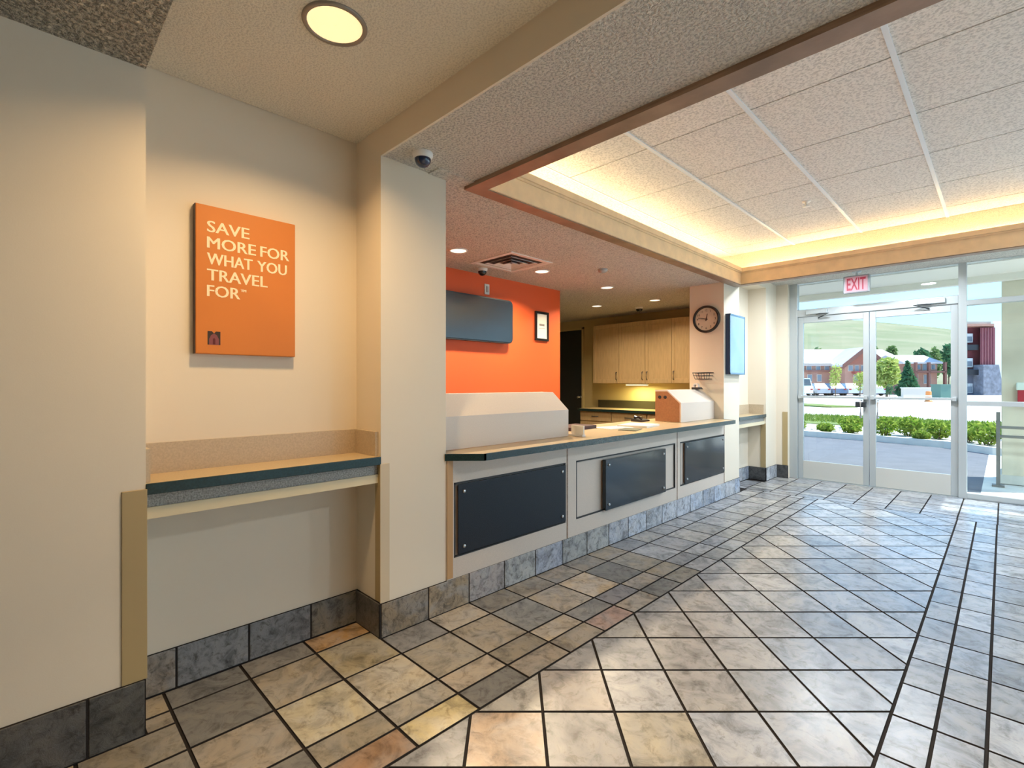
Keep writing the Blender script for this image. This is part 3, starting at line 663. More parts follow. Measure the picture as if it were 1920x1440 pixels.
# ================================================================== OFFICE WALL ITEMS
t = thing('wall_monitor', 'dark flat monitor with rounded corners on the orange wall', 'monitor', (-4.03, 3.5, 2.06))
def rrect(y0, y1, z0, z1, r, n=6):
    out = []
    for cy, cz, a0 in ((y1-r, z1-r, 0), (y0+r, z1-r, 90), (y0+r, z0+r, 180), (y1-r, z0+r, 270)):
        for k in range(n+1): a = math.radians(a0+90*k/n); out.append((cy+r*math.cos(a), cz+r*math.sin(a)))
    return out
MB().prism(rrect(2.88, 4.0, 1.81, 2.30, 0.06), 'x', -4.04, -3.985).build('case', DKMET, t)
MB().prism(rrect(2.90, 3.985, 1.825, 2.285, 0.05), 'x', -3.985, -3.979).build('screen', mat('screen_glass', (0.010, 0.018, 0.030), 0.2, spec=1.0), t)
B(-4.066, -4.04, 3.2, 3.7, 1.95, 2.15).build('bracket', DKMET, t)
t = thing('framed_certificate', 'black framed certificate on the orange wall right of the monitor', 'picture', (-4.06, 4.575, 2.06))
m = MB(); y0, y1, z0, z1 = 4.455, 4.70, 1.885, 2.245
m.box(-4.065, -4.043, y0, y0+0.028, z0, z1).box(-4.065, -4.043, y1-0.028, y1, z0, z1).box(-4.065, -4.043, y0+0.028, y1-0.028, z0, z0+0.028).box(-4.065, -4.043, y0+0.028, y1-0.028, z1-0.028, z1)
m.build('frame', BLACKG, t); B(-4.064, -4.052, y0+0.028, y1-0.028, z0+0.028, z1-0.028).build('document', PAPER, t)
m = MB(); m.box(-4.052, -4.0515, 4.53, 4.625, 2.07, 2.095); m.box(-4.052, -4.0515, 4.52, 4.635, 2.035, 2.041); m.build('print', mat('print_grey', (0.25, 0.24, 0.22), 0.7), t)
t = thing('wall_plate', 'small white wall plate above the monitor on the orange wall', 'wall plate', (-4.06, 3.665, 2.40))
B(-4.065, -4.055, 3.63, 3.70, 2.345, 2.46, b=0.003).build('plate', WHITE, t)
B(-4.055, -4.048, 3.65, 3.68, 2.37, 2.435, b=0.002).build('sensor', mat('warm_grey', (0.45, 0.40, 0.36), 0.5), t)
# kitchen door (dark)
r = sroot('door_3', 'dark navy door in the rear wall beside the orange wall', (-6.0, 7.55, 0))
NAVY = mat('navy_door', (0.012, 0.020, 0.030), 0.3)
B(-6.38, -5.64, 7.55, 7.60, 0.01, 2.38).build('door_leaf', NAVY, r)
m = MB(); m.box(-5.64, -5.60, 7.50, 7.62, 0, 2.42).box(-6.42, -6.38, 7.50, 7.62, 0, 2.42).box(-6.42, -5.60, 7.50, 7.62, 2.38, 2.42); m.build('door_frame', KWALL, r)
h = MB().lathe([(0.03, 0), (0.03, 0.012), (0.012, 0.014), (0.012, 0.05), (0.03, 0.055), (0.032, 0.075), (0.02, 0.09), (0.001, 0.092)], (-5.70, 7.55, 1.10), 18, (0, -1, 0)); h.build('door_knob', STEEL, r)
# upper cabinets
def upper(label, x0, x1, doors):
    t = thing('upper_cabinet', label, 'cabinet', ((x0+x1)/2, 7.36, 1.36), 'maple upper cabinets')
    z0, z1 = 1.36, 2.385
    B(x0+0.002, x1-0.002, 7.222, 7.527, z0, z1).build('carcass', MAPLE, t)
    for a, b, hs in doors:
        m = MB(); q = 0.055
        for bx in ((a+0.003, a+q, z0+0.004, z1-0.004), (b-q, b-0.003, z0+0.004, z1-0.004), (a+q, b-q, z0+0.004, z0+0.07), (a+q, b-q, z1-0.07, z1-0.004)):
            m.box(bx[0], bx[1], 7.200, 7.221, bx[2], bx[3], b=0.002)
        m.box(a+q, b-q, 7.209, 7.221, z0+0.07, z1-0.07)
        d = m.build('door', MAPLE, t)
        hx = b-0.04 if hs > 0 else a+0.04
        MB().tube([(hx, 7.20, 1.42), (hx, 7.172, 1.425), (hx, 7.172, 1.545), (hx, 7.20, 1.55)], 0.007, 8).build('handle', DKMET, d)
upper('single-door maple upper cabinet nearest the dark door', -5.161, -4.632, [(-5.161, -4.632, 1)])
upper('double-door maple upper cabinet in middle of the kitchen wall', -4.632, -3.673, [(-4.632, -4.135, 1), (-4.135, -3.673, -1)])
upper('maple upper cabinet half hidden behind the clock wall', -3.673, -3.15, [(-3.673, -3.15, -1)])
t = thing('cabinet_light', 'glowing light bar under the middle upper cabinet', 'lamp', (-4.3, 7.34, 1.345))
B(-4.52, -4.12, 7.235, 7.30, 1.335, 1.359, b=0.004).build('housing', WHITE, t)
B(-4.51, -4.13, 7.228, 7.295, 1.325, 1.336).build('diffuser', mat('bar_glow', (1, 1, .9), 0.5, emit=(1.0, 0.9, 0.5), estr=1.6), t)
area_light('bar_beam', (-4.32, 7.30, 1.315), 7.0, 0.38, (1.0, 0.88, 0.35), size_y=0.05, parent=t)
# lower cabinets and rear worktop
for k, (x0, x1, lb) in enumerate(((-5.25, -4.60, 'maple base cabinet of kitchenette nearest the dark door'), (-4.60, -3.95, 'maple base cabinet in middle of the kitchenette'), (-3.95, -3.2, 'maple base cabinet at the right of the kitchenette'))):
    t = thing('base_cabinet', lb, 'cabinet', ((x0+x1)/2, 7.2, 0), 'maple base cabinets')
    B(x0+0.002, x1-0.002, 6.95, 7.505, 0.1, 0.885).build('carcass', MAPLE, t); B(x0+0.002, x1-0.002, 7.0, 7.49, 0, 0.1).build('plinth', REVEAL, t)
    dr = B(x0+0.01, x1-0.01, 6.93, 6.95, 0.72, 0.875, b=0.003).build('drawer', MAPLE, t)
    MB().tube([((x0+x1)/2-0.06, 6.93, 0.8), ((x0+x1)/2-0.055, 6.905, 0.8), ((x0+x1)/2+0.055, 6.905, 0.8), ((x0+x1)/2+0.06, 6.93, 0.8)], 0.006, 8).build('handle', DKMET, dr)
    dr = B(x0+0.01, x1-0.01, 6.93, 6.95, 0.12, 0.705, b=0.003).build('door', MAPLE, t)
    MB().tube([(x1-0.06, 6.93, 0.55), (x1-0.06, 6.905, 0.555), (x1-0.06, 6.905, 0.65), (x1-0.06, 6.93, 0.655)], 0.006, 8).build('handle', DKMET, dr)
t = thing('rear_worktop', 'dark edged rear worktop under the maple upper cabinets', 'counter', (-4.2, 7.2, 0.885))
B(-5.27, -3.18, 6.905, 7.53, 0.886, 0.925).build('top', LAMTOP, t); B(-5.27, -3.18, 6.895, 6.905, 0.884, 0.927).build('edge_strip', GREEN, t)
B(-5.27, -3.18, 7.51, 7.53, 0.925, 1.06).build('back_splash', mat('dark_splash', (0.06, 0.055, 0.035), 0.4), t)
# clock
t = thing('wall_clock', 'round black-rimmed wall clock on the beige wall at the counter end', 'clock', (-2.545, CY2, 2.135))
cc = Vector((-2.545, CY2, 2.135)); R = 0.165
MB().lathe([(R-0.028, 0.0), (R-0.028, 0.018), (R-0.02, 0.034), (R-0.006, 0.034), (R, 0.02), (R, 0.0)], cc, 48, (0, -1, 0)).build('rim', mat('black_rim', (0.02, 0.012, 0.008), 0.35), t)
MB().lathe([(R-0.027, 0.012), (0.001, 0.012)], cc, 48, (0, -1, 0), False).build('dial', mat('dial', (0.66, 0.55, 0.42), 0.5), t)
INK = mat('clock_ink', (0.03, 0.02, 0.015), 0.6)
for k in range(1, 13):
    mb = MB()
    a = math.radians(90-30*k); vs, fs = text_mb(str(k), 0.026, None, 0.01, align='CENTER')
    mb.add([(cc.x+math.cos(a)*0.108+v[0], CY2-0.0125, cc.z+math.sin(a)*0.108+v[1]) for v in vs], fs)
    mb.build('numeral', INK, t)
def hand(ang, ln, wd, dy):
    a = math.radians(90-ang); d = Vector((math.cos(a), 0, math.sin(a))); n_ = Vector((-d.z, 0, d.x))
    P = [cc-d*0.02+n_*wd, cc-d*0.02-n_*wd, cc+d*ln-n_*wd*0.5, cc+d*ln+n_*wd*0.5]; P = [p+Vector((0, dy, 0)) for p in P]
    MB().add(P+[p+Vector((0, 0.0015, 0)) for p in P], [(0, 1, 2, 3), (7, 6, 5, 4), (0, 4, 5, 1), (1, 5, 6, 2), (2, 6, 7, 3), (3, 7, 4, 0)]).build('hand', INK, t)
hand(12, 0.066, 0.006, -0.016); hand(283, 0.10, 0.0045, -0.019)
# basket and dispenser by the clock wall
t = thing('wire_basket', 'dark wire wall basket below the clock', 'basket', (-2.56, CY2-0.05, 1.44))
m = MB(); y1 = CY2-0.002
for z_, x0, x1, dpt in ((1.485, -2.67, -2.46, 0.11), (1.45, -2.665, -2.468, 0.10), (1.41, -2.65, -2.48, 0.085)):
    m.tube([(x0, y1-0.002, z_), (x0, y1-dpt, z_), (x1, y1-dpt, z_), (x1, y1-0.002, z_)], 0.0045, 6, closed=True)
for k in range(7):
    f = k/6; m.tube([(-2.67+0.21*f, y1-0.11, 1.485), (-2.65+0.17*f, y1-0.085, 1.41), (-2.65+0.17*f, y1-0.006, 1.41)], 0.003, 5)
m.build('wires', DKMET, t)
t = thing('tape_dispenser', 'small white and dark dispenser on top of the brown-ended riser below the wire basket', 'dispenser', (-2.60, 5.76, 1.285))
MB().prism([(-2.66, 1.285), (-2.66, 1.31), (-2.57, 1.31), (-2.55, 1.285)], 'y', 5.72, 5.80).build('body', DKMET, t)
MB().lathe([(0.035, -0.02), (0.035, 0.02), (0.015, 0.02), (0.015, -0.02), (0.035, -0.02)], (-2.62, 5.76, 1.325), 20, (0, 1, 0)).build('roll', WHITE, t)
# blue poster case on the far column
t = thing('poster_case', 'pale blue glossy poster case on front of the far column', 'sign', (W, 6.16, 1.82))
B(WP, -2.292, 5.93, 6.405, 1.465, 2.185, b=0.003).build('case', mat('blue_case', (0.02, 0.05, 0.12), 0.4), t)
B(-2.292, -2.288, 5.94, 6.397, 1.475, 2.177).build('poster', mat('poster_blue', (0.33, 0.50, 0.68), 0.18, spec=0.8, noise=0.15, nscale=4), t)
m = MB().box(-2.291, -2.284, 5.93, 6.405, 2.165, 2.185).box(-2.291, -2.284, 5.93, 5.942, 1.465, 2.185).box(-2.291, -2.284, 6.393, 6.405, 1.465, 2.185).box(-2.291, -2.284, 5.93, 6.405, 1.465, 1.485)
m.build('frame', mat('blue_frame', (0.12, 0.25, 0.38), 0.3), t)

# ================================================================== ENTRANCE STOREFRONT
r = sroot('window_1', 'aluminium transom glazing and posts round the entrance doors', (-1.2, D, 0))
y0, y1 = D-0.05, D+0.05
for a in ((-2.186, -2.085, 0, 2.80), (-0.38, -0.305, 0, 2.80)): B(a[0], a[1], y0, y1, a[2], a[3], b=0.004).build('post', ALU, r)
B(-2.085, -0.38, y0, y1, 2.305, 2.405, b=0.004).build('header_bar', ALU, r)
B(-2.085, -0.38, y0, y1, 2.775, 2.80).build('top_bar', ALU, r)
B(-2.085, -0.38, D-0.004, D+0.004, 2.405, 2.775).build('pane', GLASS, r)
r = sroot('window_2', 'aluminium sidelight right of the doors', (1.2, D, 0))
B(-0.305, 3.6, y0, y1, 0.008, 0.07, b=0.004).build('sill_bar', ALU, r); B(-0.305, 3.6, y0, y1, 2.275, 2.335, b=0.004).build('transom_bar', ALU, r)
B(-0.305, 3.6, y0, y1, 1.095, 1.15, b=0.004).build('mid_bar', ALU, r); B(-0.305, 3.6, y0, y1, 2.775, 2.80).build('top_bar', ALU, r)
for xx in (1.5, 3.54): B(xx, xx+0.06, y0, y1, 0.07, 2.775).build('post', ALU, r)
for z0, z1 in ((0.07, 1.095), (1.15, 2.275), (2.335, 2.775)):
    B(-0.305, 3.6, D-0.004, D+0.004, z0, z1).build('pane', GLASS, r)
def leaf(n, label, x0, x1, inner):
    """inner=+1: meeting stile on the right side"""
    r = sroot('door_%d' % n, label, ((x0+x1)/2, D, 0.01)); a, b = D-0.022, D+0.022
    st = 0.065
    for q in (x0, x1-st): B(q, q+st, a, b, 0.012, 2.30, b=0.003).build('stile', ALU, r)
    B(x0+st, x1-st, a, b, 0.012, 0.262, b=0.003).build('bottom_rail', ALUP, r); B(x0+st, x1-st, a, b, 2.215, 2.30, b=0.003).build('top_rail', ALU, r)
    B(x0+st, x1-st, D-0.004, D+0.004, 0.262, 2.215).build('pane', GLASS, r)
    B(x0+st*0.4, x1-st*0.4, a-0.05, a-0.02, 1.155, 1.185, b=0.004).build('push_bar', ALU, r)
    xm = x1-st/2 if inner > 0 else x0+st/2
    for q in (x0+st/2, x1-st/2): B(q-0.02, q+0.02, a-0.052, a, 1.145, 1.195, b=0.004).build('bar_bracket', ALU, r)
    if inner > 0: B(xm-0.11, xm+0.005, a-0.06, a-0.002, 1.045, 1.115, b=0.006).build('lock_box', DKMET, r)
    hx = xm-0.05 if inner > 0 else xm+0.06
    MB().tube([(hx, a, 1.13), (hx, a-0.06, 1.13), (hx, a-0.065, 1.11), (hx+0.0, a-0.065, 0.93), (hx, a-0.06, 0.91), (hx, a, 0.91)], 0.011, 8).build('pull_handle', STEEL, r)
    # closer on the top rail
    cx = x0+0.24 if inner > 0 else x1-0.24
    cl = B(cx-0.13, cx+0.13, a-0.07, a, 2.325, 2.385, b=0.006).build('door_closer', ALU, r)
    s = -1 if inner < 0 else 1
    MB().tube([(cx, a-0.05, 2.325), (cx+s*0.16, a-0.12, 2.315), (cx+s*0.02, a-0.03, 2.27)], 0.009, 6).build('closer_arm', DKMET, cl)
leaf(1, 'left glass entrance door leaf', -2.083, -1.249, 1)
leaf(2, 'right glass entrance door leaf', -1.243, -0.382, -1)
# exit sign
t = thing('exit_sign', 'hanging exit sign with red letters above the glass doors', 'sign', (-1.317, 7.5, 2.62))
B(-1.457, -1.177, 7.47, 7.53, 2.505, 2.725, b=0.008).build('housing', mat('exit_housing', (0.30, 0.31, 0.32), 0.4), t)
B(-1.435, -1.199, 7.465, 7.472, 2.52, 2.71).build('face', mat('exit_face', (0.50, 0.26, 0.30), 0.5, emit=(1, 0.45, 0.5), estr=0.10), t)
vs, fs = text_mb('EXIT', 0.155, 0.20, 0.02)
MB().add([(-1.417+v[0], 7.4642, 2.538+v[1]) for v in vs], fs).build('lettering', mat('exit_red', (0.30, 0.008, 0.03), 0.5, emit=(0.9, 0.03, 0.10), estr=0.12), t)
MB().lathe([(0.05, 0), (0.05, -0.015), (0.012, -0.02), (0.012, -0.06)], (-1.317, 7.5, ZE), 16).build('ceiling_mount', ALU, t)
t.location = (-1.317, 7.5, 2.62)
#OUTDOOR
# ================================================================== OUTDOORS
ASPH = mat('asphalt', (0.135, 0.135, 0.155), 0.8, noise=0.15, nscale=3, bump=0.2, bscale=90)
CONC = mat('concrete', (0.70, 0.68, 0.63), 0.8, noise=0.10, nscale=4)
GRASS = mat('grass', (0.11, 0.17, 0.03), 0.9, noise=0.35, nscale=3, color2=(0.18, 0.21, 0.05))
GRAVEL = mat('gravel', (0.66, 0.60, 0.55), 0.9, noise=0.5, nscale=14)
STUC = mat('tan_stucco', (0.80, 0.72, 0.57), 0.8, noise=0.08, nscale=5)
def gquad(name, pts, z0, z1, mt, label=None): return struct(MB().prism(pts, 'z', z0, z1).build(name, mt), label)
gquad('driveway', [(-16, 8.06), (-0.2, 8.06), (-0.2, 13.6), (-2, 14.25), (-5, 14.6), (-16, 15)], -0.15, -0.01, ASPH, 'grey asphalt driveway outside the doors')
gquad('walkway', [(-0.2, 8.06), (12, 8.06), (12, 24), (-0.2, 24)], -0.15, -0.008, CONC, 'sunlit concrete walk right of the doors')
edge = [(-16, 15.0), (-5, 14.6), (-2, 14.25), (-0.9, 13.95), (-0.15, 13.2), (0.3, 13.1), (0.55, 13.6), (0.6, 14.5)]
edge2 = [(x-0.02, y+0.17) for x, y in edge[:5]]+[(0.25, 13.27), (0.4, 13.65), (0.43, 14.5)]
curb = sroot('curb', 'pale concrete curb of the planting bed', (0, 14, 0))
for i in range(len(edge)-1):
    a, b2, c, d_ = edge[i], edge[i+1], edge2[i+1], edge2[i]
    MB().prism([a, b2, c, d_], 'z', -0.12, 0.13).build('curb_stone', CONC, curb)
gquad('planting_bed', edge2+[(0.43, 17.2), (-16, 19.2)], -0.15, 0.10, GRAVEL, 'pale gravel planting bed behind the curb')
gquad('lawn', [(-30, 19.6), (0.43, 17.2), (0.43, 21.9), (-30, 24)], -0.15, 0.12, GRASS, 'green lawn strip behind the shrubs')
gquad('parking_lot', [(-160, 24), (-30, 24.0), (0.43, 21.9), (12, 24), (120, 24), (120, 260), (-160, 260)], -0.2, -0.02, mat('lot_concrete', (0.72, 0.68, 0.67), 0.9, noise=0.08, nscale=0.4), 'pale sunlit parking lot')
gquad('verge', [(-16, 38), (-7, 33), (-6, 34.5), (-14, 41)], -0.15, 0.06, GRASS, 'thin grass island in the parking lot')
# canopy and its column
struct(MB().box(-9, 1.05, 8.06, 9.30, 2.83, 3.1).box(-9, 1.05, 9.30, 9.42, 2.74, 3.25).build('canopy', mat('canopy_soffit', (0.92, 0.86, 0.77), 0.7)), 'pale canopy over the entrance')
t = sroot('trim_9', 'broad tan canopy column outside the sidelight', (0.5, 9.6, 0))
B(-0.02, 0.98, 9.43, 10.1, 0.0, 3.2, b=0.01).build('shaft', STUC, t); B(-0.04, 1.0, 9.41, 10.12, 0, 0.12).build('base', CONC, t)
t = thing('hand_rail', 'grey metal hand rail in front of the tan column', 'railing', (-0.05, 9.15, 0))
B(-0.07, -0.03, 9.12, 9.16, 0, 0.98).build('post', mat('rail_grey', (0.22, 0.21, 0.20), 0.5, metal=0.3), t); B(1.2, 1.25, 9.12, 9.17, 0, 0.98).build('post', mat('rail_grey', (0.22, 0.21, 0.20), 0.5, metal=0.3), t)
for z_ in (0.66, 0.78): MB().tube([(-0.05, 9.145, z_), (1.22, 9.145, z_)], 0.018, 8).build('rail', mat('rail_grey', (0.22, 0.21, 0.20), 0.5, metal=0.3), t)
B(-0.11, 0.01, 9.09, 9.20, -0.006, 0.02).build('foot_plate', mat('rail_grey', (0.22, 0.21, 0.20), 0.5, metal=0.3), t)
t = thing('notice_box', 'red and white box fixed to the tan column outside', 'box', (0.22, 9.35, 1.2))
B(0.13, 0.42, 9.29, 9.43, 1.09, 1.27, b=0.01).build('body', mat('box_red', (0.45, 0.02, 0.04), 0.4), t)
B(0.12, 0.42, 9.28, 9.43, 1.27, 1.37, b=0.01).build('lid', mat('box_white', (0.75, 0.82, 0.74), 0.4), t)
# foliage
def leaves(mb, c, rad, n, size, flat=1.0, shell=0.55):
    u = rng.normal(size=(n, 3)); u /= np.linalg.norm(u, axis=1)[:, None]; r = shell+(1-shell)*rng.random(n)**0.6
    p = np.array(c)+u*r[:, None]*np.array(rad)
    a = rng.normal(size=(n, 3)); a /= np.linalg.norm(a, axis=1)[:, None]; b = np.cross(a, rng.normal(size=(n, 3))); b /= np.linalg.norm(b, axis=1)[:, None]
    s = size*(0.6+0.8*rng.random(n))[:, None]
    k = len(mb.v); q = np.stack([p-a*s, p+b*s*0.5, p+a*s, p-b*s*0.5], 1).reshape(-1, 3)
    mb.v += [tuple(v) for v in q.tolist()]; mb.f += [[k+4*i, k+4*i+1, k+4*i+2, k+4*i+3] for i in range(n)]; mb.mi += [0]*n; mb.sm += [False]*n
L_SHRUB = leafmat('shrub_leaf', (0.12, 0.24, 0.025), (0.40, 0.46, 0.09)); L_LIGHT = leafmat('light_leaf', (0.28, 0.38, 0.08), (0.58, 0.60, 0.21))
L_DARK = leafmat('dark_leaf', (0.03, 0.11, 0.06), (0.11, 0.24, 0.11)); L_MID = leafmat('mid_leaf', (0.10, 0.18, 0.06), (0.24, 0.31, 0.13))
BARK = mat('bark', (0.16, 0.11, 0.07), 0.9)
def shrub(x, y, r, h, label, mt=None, n=420):
    t = thing('shrub', label, 'shrub', (x, y, 0.1), 'shrubs in the gravel bed')
    m = MB(); leaves(m, (x, y, 0.1+h*0.52), (r, r, h*0.5), n, 0.05, shell=0.3); m.build('foliage', mt or L_SHRUB, t)
    m = MB()
    for k in range(5):
        a = k*1.256; m.tube([(x+0.03*math.cos(a), y+0.03*math.sin(a), 0.09), (x+r*0.6*math.cos(a), y+r*0.6*math.sin(a), 0.1+h*0.7)], [0.012, 0.005], 5)
    m.build('stems', BARK, t)
SH = [(-3.95, 14.95, 0.20, 0.26, 'small yellow-green shrub at the left end of the bed'), (-3.28, 14.85, 0.20, 0.22, 'second small shrub from the left in the gravel bed'),
      (-2.75, 15.0, 0.22, 0.24, 'low shrub just left of the middle door stile'), (-3.05, 16.6, 0.32, 0.34, 'shrub at the back of the bed behind the left door'),
      (-2.02, 14.62, 0.27, 0.46, 'bushy green shrub right of the middle door stile'), (-1.60, 15.1, 0.29, 0.46, 'tall green shrub in the middle of right door pane'),
      (-1.30, 14.25, 0.16, 0.20, 'low front shrub by the curb in the right door pane'), (-1.05, 14.75, 0.28, 0.42, 'green shrub near the right edge of the right door pane'),
      (-0.56, 14.4, 0.25, 0.40, 'shrub half behind the right door stile'), (-0.24, 13.95, 0.30, 0.48, 'big bright shrub seen through the sidelight'), (0.21, 13.72, 0.15, 0.26, 'last shrub at the right tip of the bed')]
for a in SH: shrub(*a)
m = MB()
for k in range(160):
    x = random.uniform(-5, 0.2); y = 14.5+random.uniform(0.2, 1.6)-0.12*(x+2)*0; r = random.uniform(0.03, 0.08)
    if any(math.hypot(x-a[0], y-a[1]) < a[2]+r+0.04 for a in SH): continue
    bmm = bmesh.new(); bmesh.ops.create_icosphere(bmm, subdivisions=1, radius=r); bmesh.ops.translate(bmm, verts=bmm.verts[:], vec=(x, y, 0.10)); m.frombm(bmm)
o = m.build('river_stones', mat('pale_stone', (0.72, 0.66, 0.62), 0.8)); o['kind'] = 'stuff'; tag(o, 'pale loose stones scattered in the planting bed', 'stones')
m = MB(); n = 7000; gx = rng.random(n)*8-7.6; gy = 17.8+rng.random(n)*4.2+np.where(gx < -2, 0.6, 0); 
keep = (gx < 0.3); gx = gx[keep]; gy = gy[keep]
for x, y in zip(gx, gy):
    a = random.uniform(0, 6.28); h = random.uniform(0.05, 0.11); s = 0.02
    m.add([(x-s*math.cos(a), y-s*math.sin(a), 0.11), (x+s*math.cos(a), y+s*math.sin(a), 0.11), (x+random.gauss(0, .02), y+random.gauss(0, .02), 0.11+h)], [(0, 1, 2)])
o = m.build('grass_blades', leafmat('blade', (0.12, 0.21, 0.03), (0.28, 0.34, 0.08))); o['kind'] = 'stuff'; tag(o, 'short grass blades on the lawn strip', 'grass')
# far scenery is placed by distance along the view axis (d) and sideways (r)
def WD(r, d): return ((r-d)/R2, (r+d)/R2)
def rp_(px, d): return (px-960)/FPX*d
def zp_(py, d): return CAMH-(py-720)*d/FPX
def tree(label, px, d, ptop, pbase, wpx, mt, n=700, kind='round', name='tree', leaf=None):
    r = rp_(px, d); x, y = WD(r, d); zt, zb = zp_(ptop, d), -0.02; rad = wpx/2*d/FPX; h = zt-zb
    t = thing(name, label, 'tree', (x, y, zb), None)
    m = MB(); ls = leaf or rad*0.16
    if kind == 'cone':
        for k in range(7):
            f = k/6; leaves(m, (x, y, zb+h*(0.12+0.82*f)), (rad*(1-0.85*f), rad*(1-0.85*f), h*0.12), int(n/7*(1.4-f)), ls)
    else:
        leaves(m, (x, y, zb+h*0.62), (rad*0.8, rad*0.8, h*0.36), n//2, ls)
        for k in range(5):
            a = random.uniform(0, 6.28); leaves(m, (x+rad*0.45*math.cos(a), y+rad*0.45*math.sin(a), zb+h*random.uniform(0.45, 0.8)), (rad*0.5, rad*0.5, h*0.2), n//10, ls)
    m.build('crown', mt, t); MB().tube([(x, y, zb-0.05), (x+0.05*rad, y, zb+h*0.35), (x, y, zb+h*0.7)], [rad*0.10, rad*0.07, rad*0.03], 7).build('trunk', BARK, t)
tree('large yellow-green tree in front of the lodge', 1662, 44, 668, 742, 50, L_LIGHT, 1300)
tree('dark green conifer right of the yellow-green tree', 1702, 52, 680, 738, 44, L_DARK, 1200, 'cone')
tree('slim yellow tree in the left door pane', 1566, 50, 680, 738, 22, L_LIGHT, 500)
tree('small yellow-green tree beside the middle stile', 1612, 50, 696, 740, 26, L_LIGHT, 500)
tree('small dark bush at the foot of the large yellow-green tree', 1668, 43, 718, 746, 16, L_DARK, 300)
for k, (px, pt, wd, lb) in enumerate(((1532, 650, 26, 'green tree crown behind the lodge roof at left'), (1567, 655, 20, 'smaller tree crown behind the lodge roof left of the gable'), (1642, 650, 18, 'tree crown just right of the middle stile above the roof'),
      (1672, 646, 28, 'pair-wide tree crown above the lodge roof in the right pane'), (1728, 652, 30, 'tree behind the low lodge wing'), (1752, 650, 26, 'second tree behind the low lodge wing'), (1778, 642, 34, 'tall dark tree at the right edge of right door pane'))):
    tree(lb, px, 92+(0, 3, 0, 4, 0, 9, 18)[k], pt, 728, wd, L_DARK if k in (4, 6) else L_MID, 600, leaf=0.45)
# hill
m = MB(); NX, ND = 70, 14; k0 = 0
for j in range(ND):
    d = 130+j*28
    for i in range(NX):
        px = 1150+i*24; r = rp_(px, 450)*1.0*(0.6+0.4*d/450)
        top = np.interp(px, [1150, 1480, 1560, 1640, 1720, 1800, 1880, 2000, 2900], [606, 598, 597, 599, 606, 613, 626, 640, 690])
        H_ = zp_(top, 494); f = max(0, (d-130)/364.0); z = H_*(f**1.15)+2.0*math.sin(i*0.9+j*1.3)*f*(1-f)*2
        x, y = WD(r, d); m.v.append((x, y, z-0.5))
for j in range(ND-1):
    for i in range(NX-1): a = j*NX+i; m.f.append([a, a+1, a+NX+1, a+NX]); m.mi.append(0); m.sm.append(True)
for i in range(NX): a = m.v[(ND-1)*NX+i]; m.v.append((a[0], a[1], -1))
for i in range(NX-1): a = (ND-1)*NX+i; m.f.append([a, a+1, ND*NX+i+1, ND*NX+i]); m.mi.append(0); m.sm.append(False)
struct(m.build('hill', mat('hill_grass', (0.17, 0.185, 0.095), 1.0, noise=0.3, nscale=0.03, color2=(0.24, 0.225, 0.14), stretch=(1, 1, 3))), 'dry green hillside behind the lodge')
# lodge
BRICK = mat('lodge_wall', (0.50, 0.26, 0.19), 0.8, noise=0.2, nscale=0.7); PINK = mat('lodge_wall_pale', (0.46, 0.30, 0.24), 0.8); ROOF = mat('pale_roof', (0.62, 0.57, 0.57), 0.8, noise=0.1, nscale=1)
WIN = mat('far_window', (0.20, 0.24, 0.28), 0.2); TRIMR = mat('lodge_trim', (0.20, 0.08, 0.06), 0.7); TRIML = mat('pale_trim', (0.62, 0.5, 0.42), 0.7)
def rbox(m, r0, r1, d0, d1, z0, z1):
    P = [WD(r0, d0), WD(r1, d0), WD(r1, d1), WD(r0, d1)]; return m.prism(P, 'z', z0, z1)
def wedge(m, px0, px1, d0, d1, z0, z1):
    """block whose side walls fan out with distance"""
    return m.prism([WD(rp_(px0, d0), d0), WD(rp_(px1, d0), d0), WD(rp_(px1, d1), d1), WD(rp_(px0, d1), d1)], 'z', z0, z1)
def roof(m, r0, r1, d0, d1, ze, zr, oh=0.4):
    """pitched roof with its ridge along r"""
    dm = (d0+d1)/2; V = []
    for r in (r0-oh, r1+oh):
        for d, z in ((d0-oh, ze), (dm, zr), (d1+oh, ze), (d1+oh, ze-0.2), (d0-oh, ze-0.2)): x, y = WD(r, d); V.append((x, y, z))
    m.add(V, [(0, 1, 6, 5), (1, 2, 7, 6), (2, 3, 8, 7), (3, 4, 9, 8), (4, 0, 5, 9), (0, 4, 3, 2, 1), (5, 6, 7, 8, 9)]); return m
d = 68.0; rr = lambda px: rp_(px, d); zz_ = lambda py: zp_(py, d)
lx, ly = WD(rr(1610), d)
t = thing('lodge', 'two-storey red-brown lodge with gable, pale pitched roofs and a low right wing', 'building', (lx, ly, 0))
rbox(MB(), rr(1462), rr(1704), d, d+11, 0, zz_(684)).build('wall', BRICK, t)
roof(MB(), rr(1462), rr(1704), d, d+11, zz_(683), zp_(655, d+5.5)).build('roof', ROOF, t)
rbox(MB(), rr(1564), rr(1632), d-2.2, d, 0, zz_(684)).build('wall', BRICK, t)
g0, g1, gm = rr(1556), rr(1640), rr(1598); V = []
for dd in (d-2.6, d+1.5):
    for r, z in ((g0, zz_(686)), (gm, zz_(653)), (g1, zz_(686)), (g1, zz_(689)), (gm, zz_(656.5)), (g0, zz_(689))): x, y = WD(r, dd); V.append((x, y, z))
MB().add(V, [(0, 1, 4, 5), (1, 2, 3, 4), (6, 11, 10, 7), (7, 10, 9, 8), (0, 6, 7, 1), (1, 7, 8, 2), (3, 9, 10, 4), (4, 10, 11, 5), (0, 5, 11, 6), (2, 8, 9, 3)]).build('gable_roof', ROOF, t)
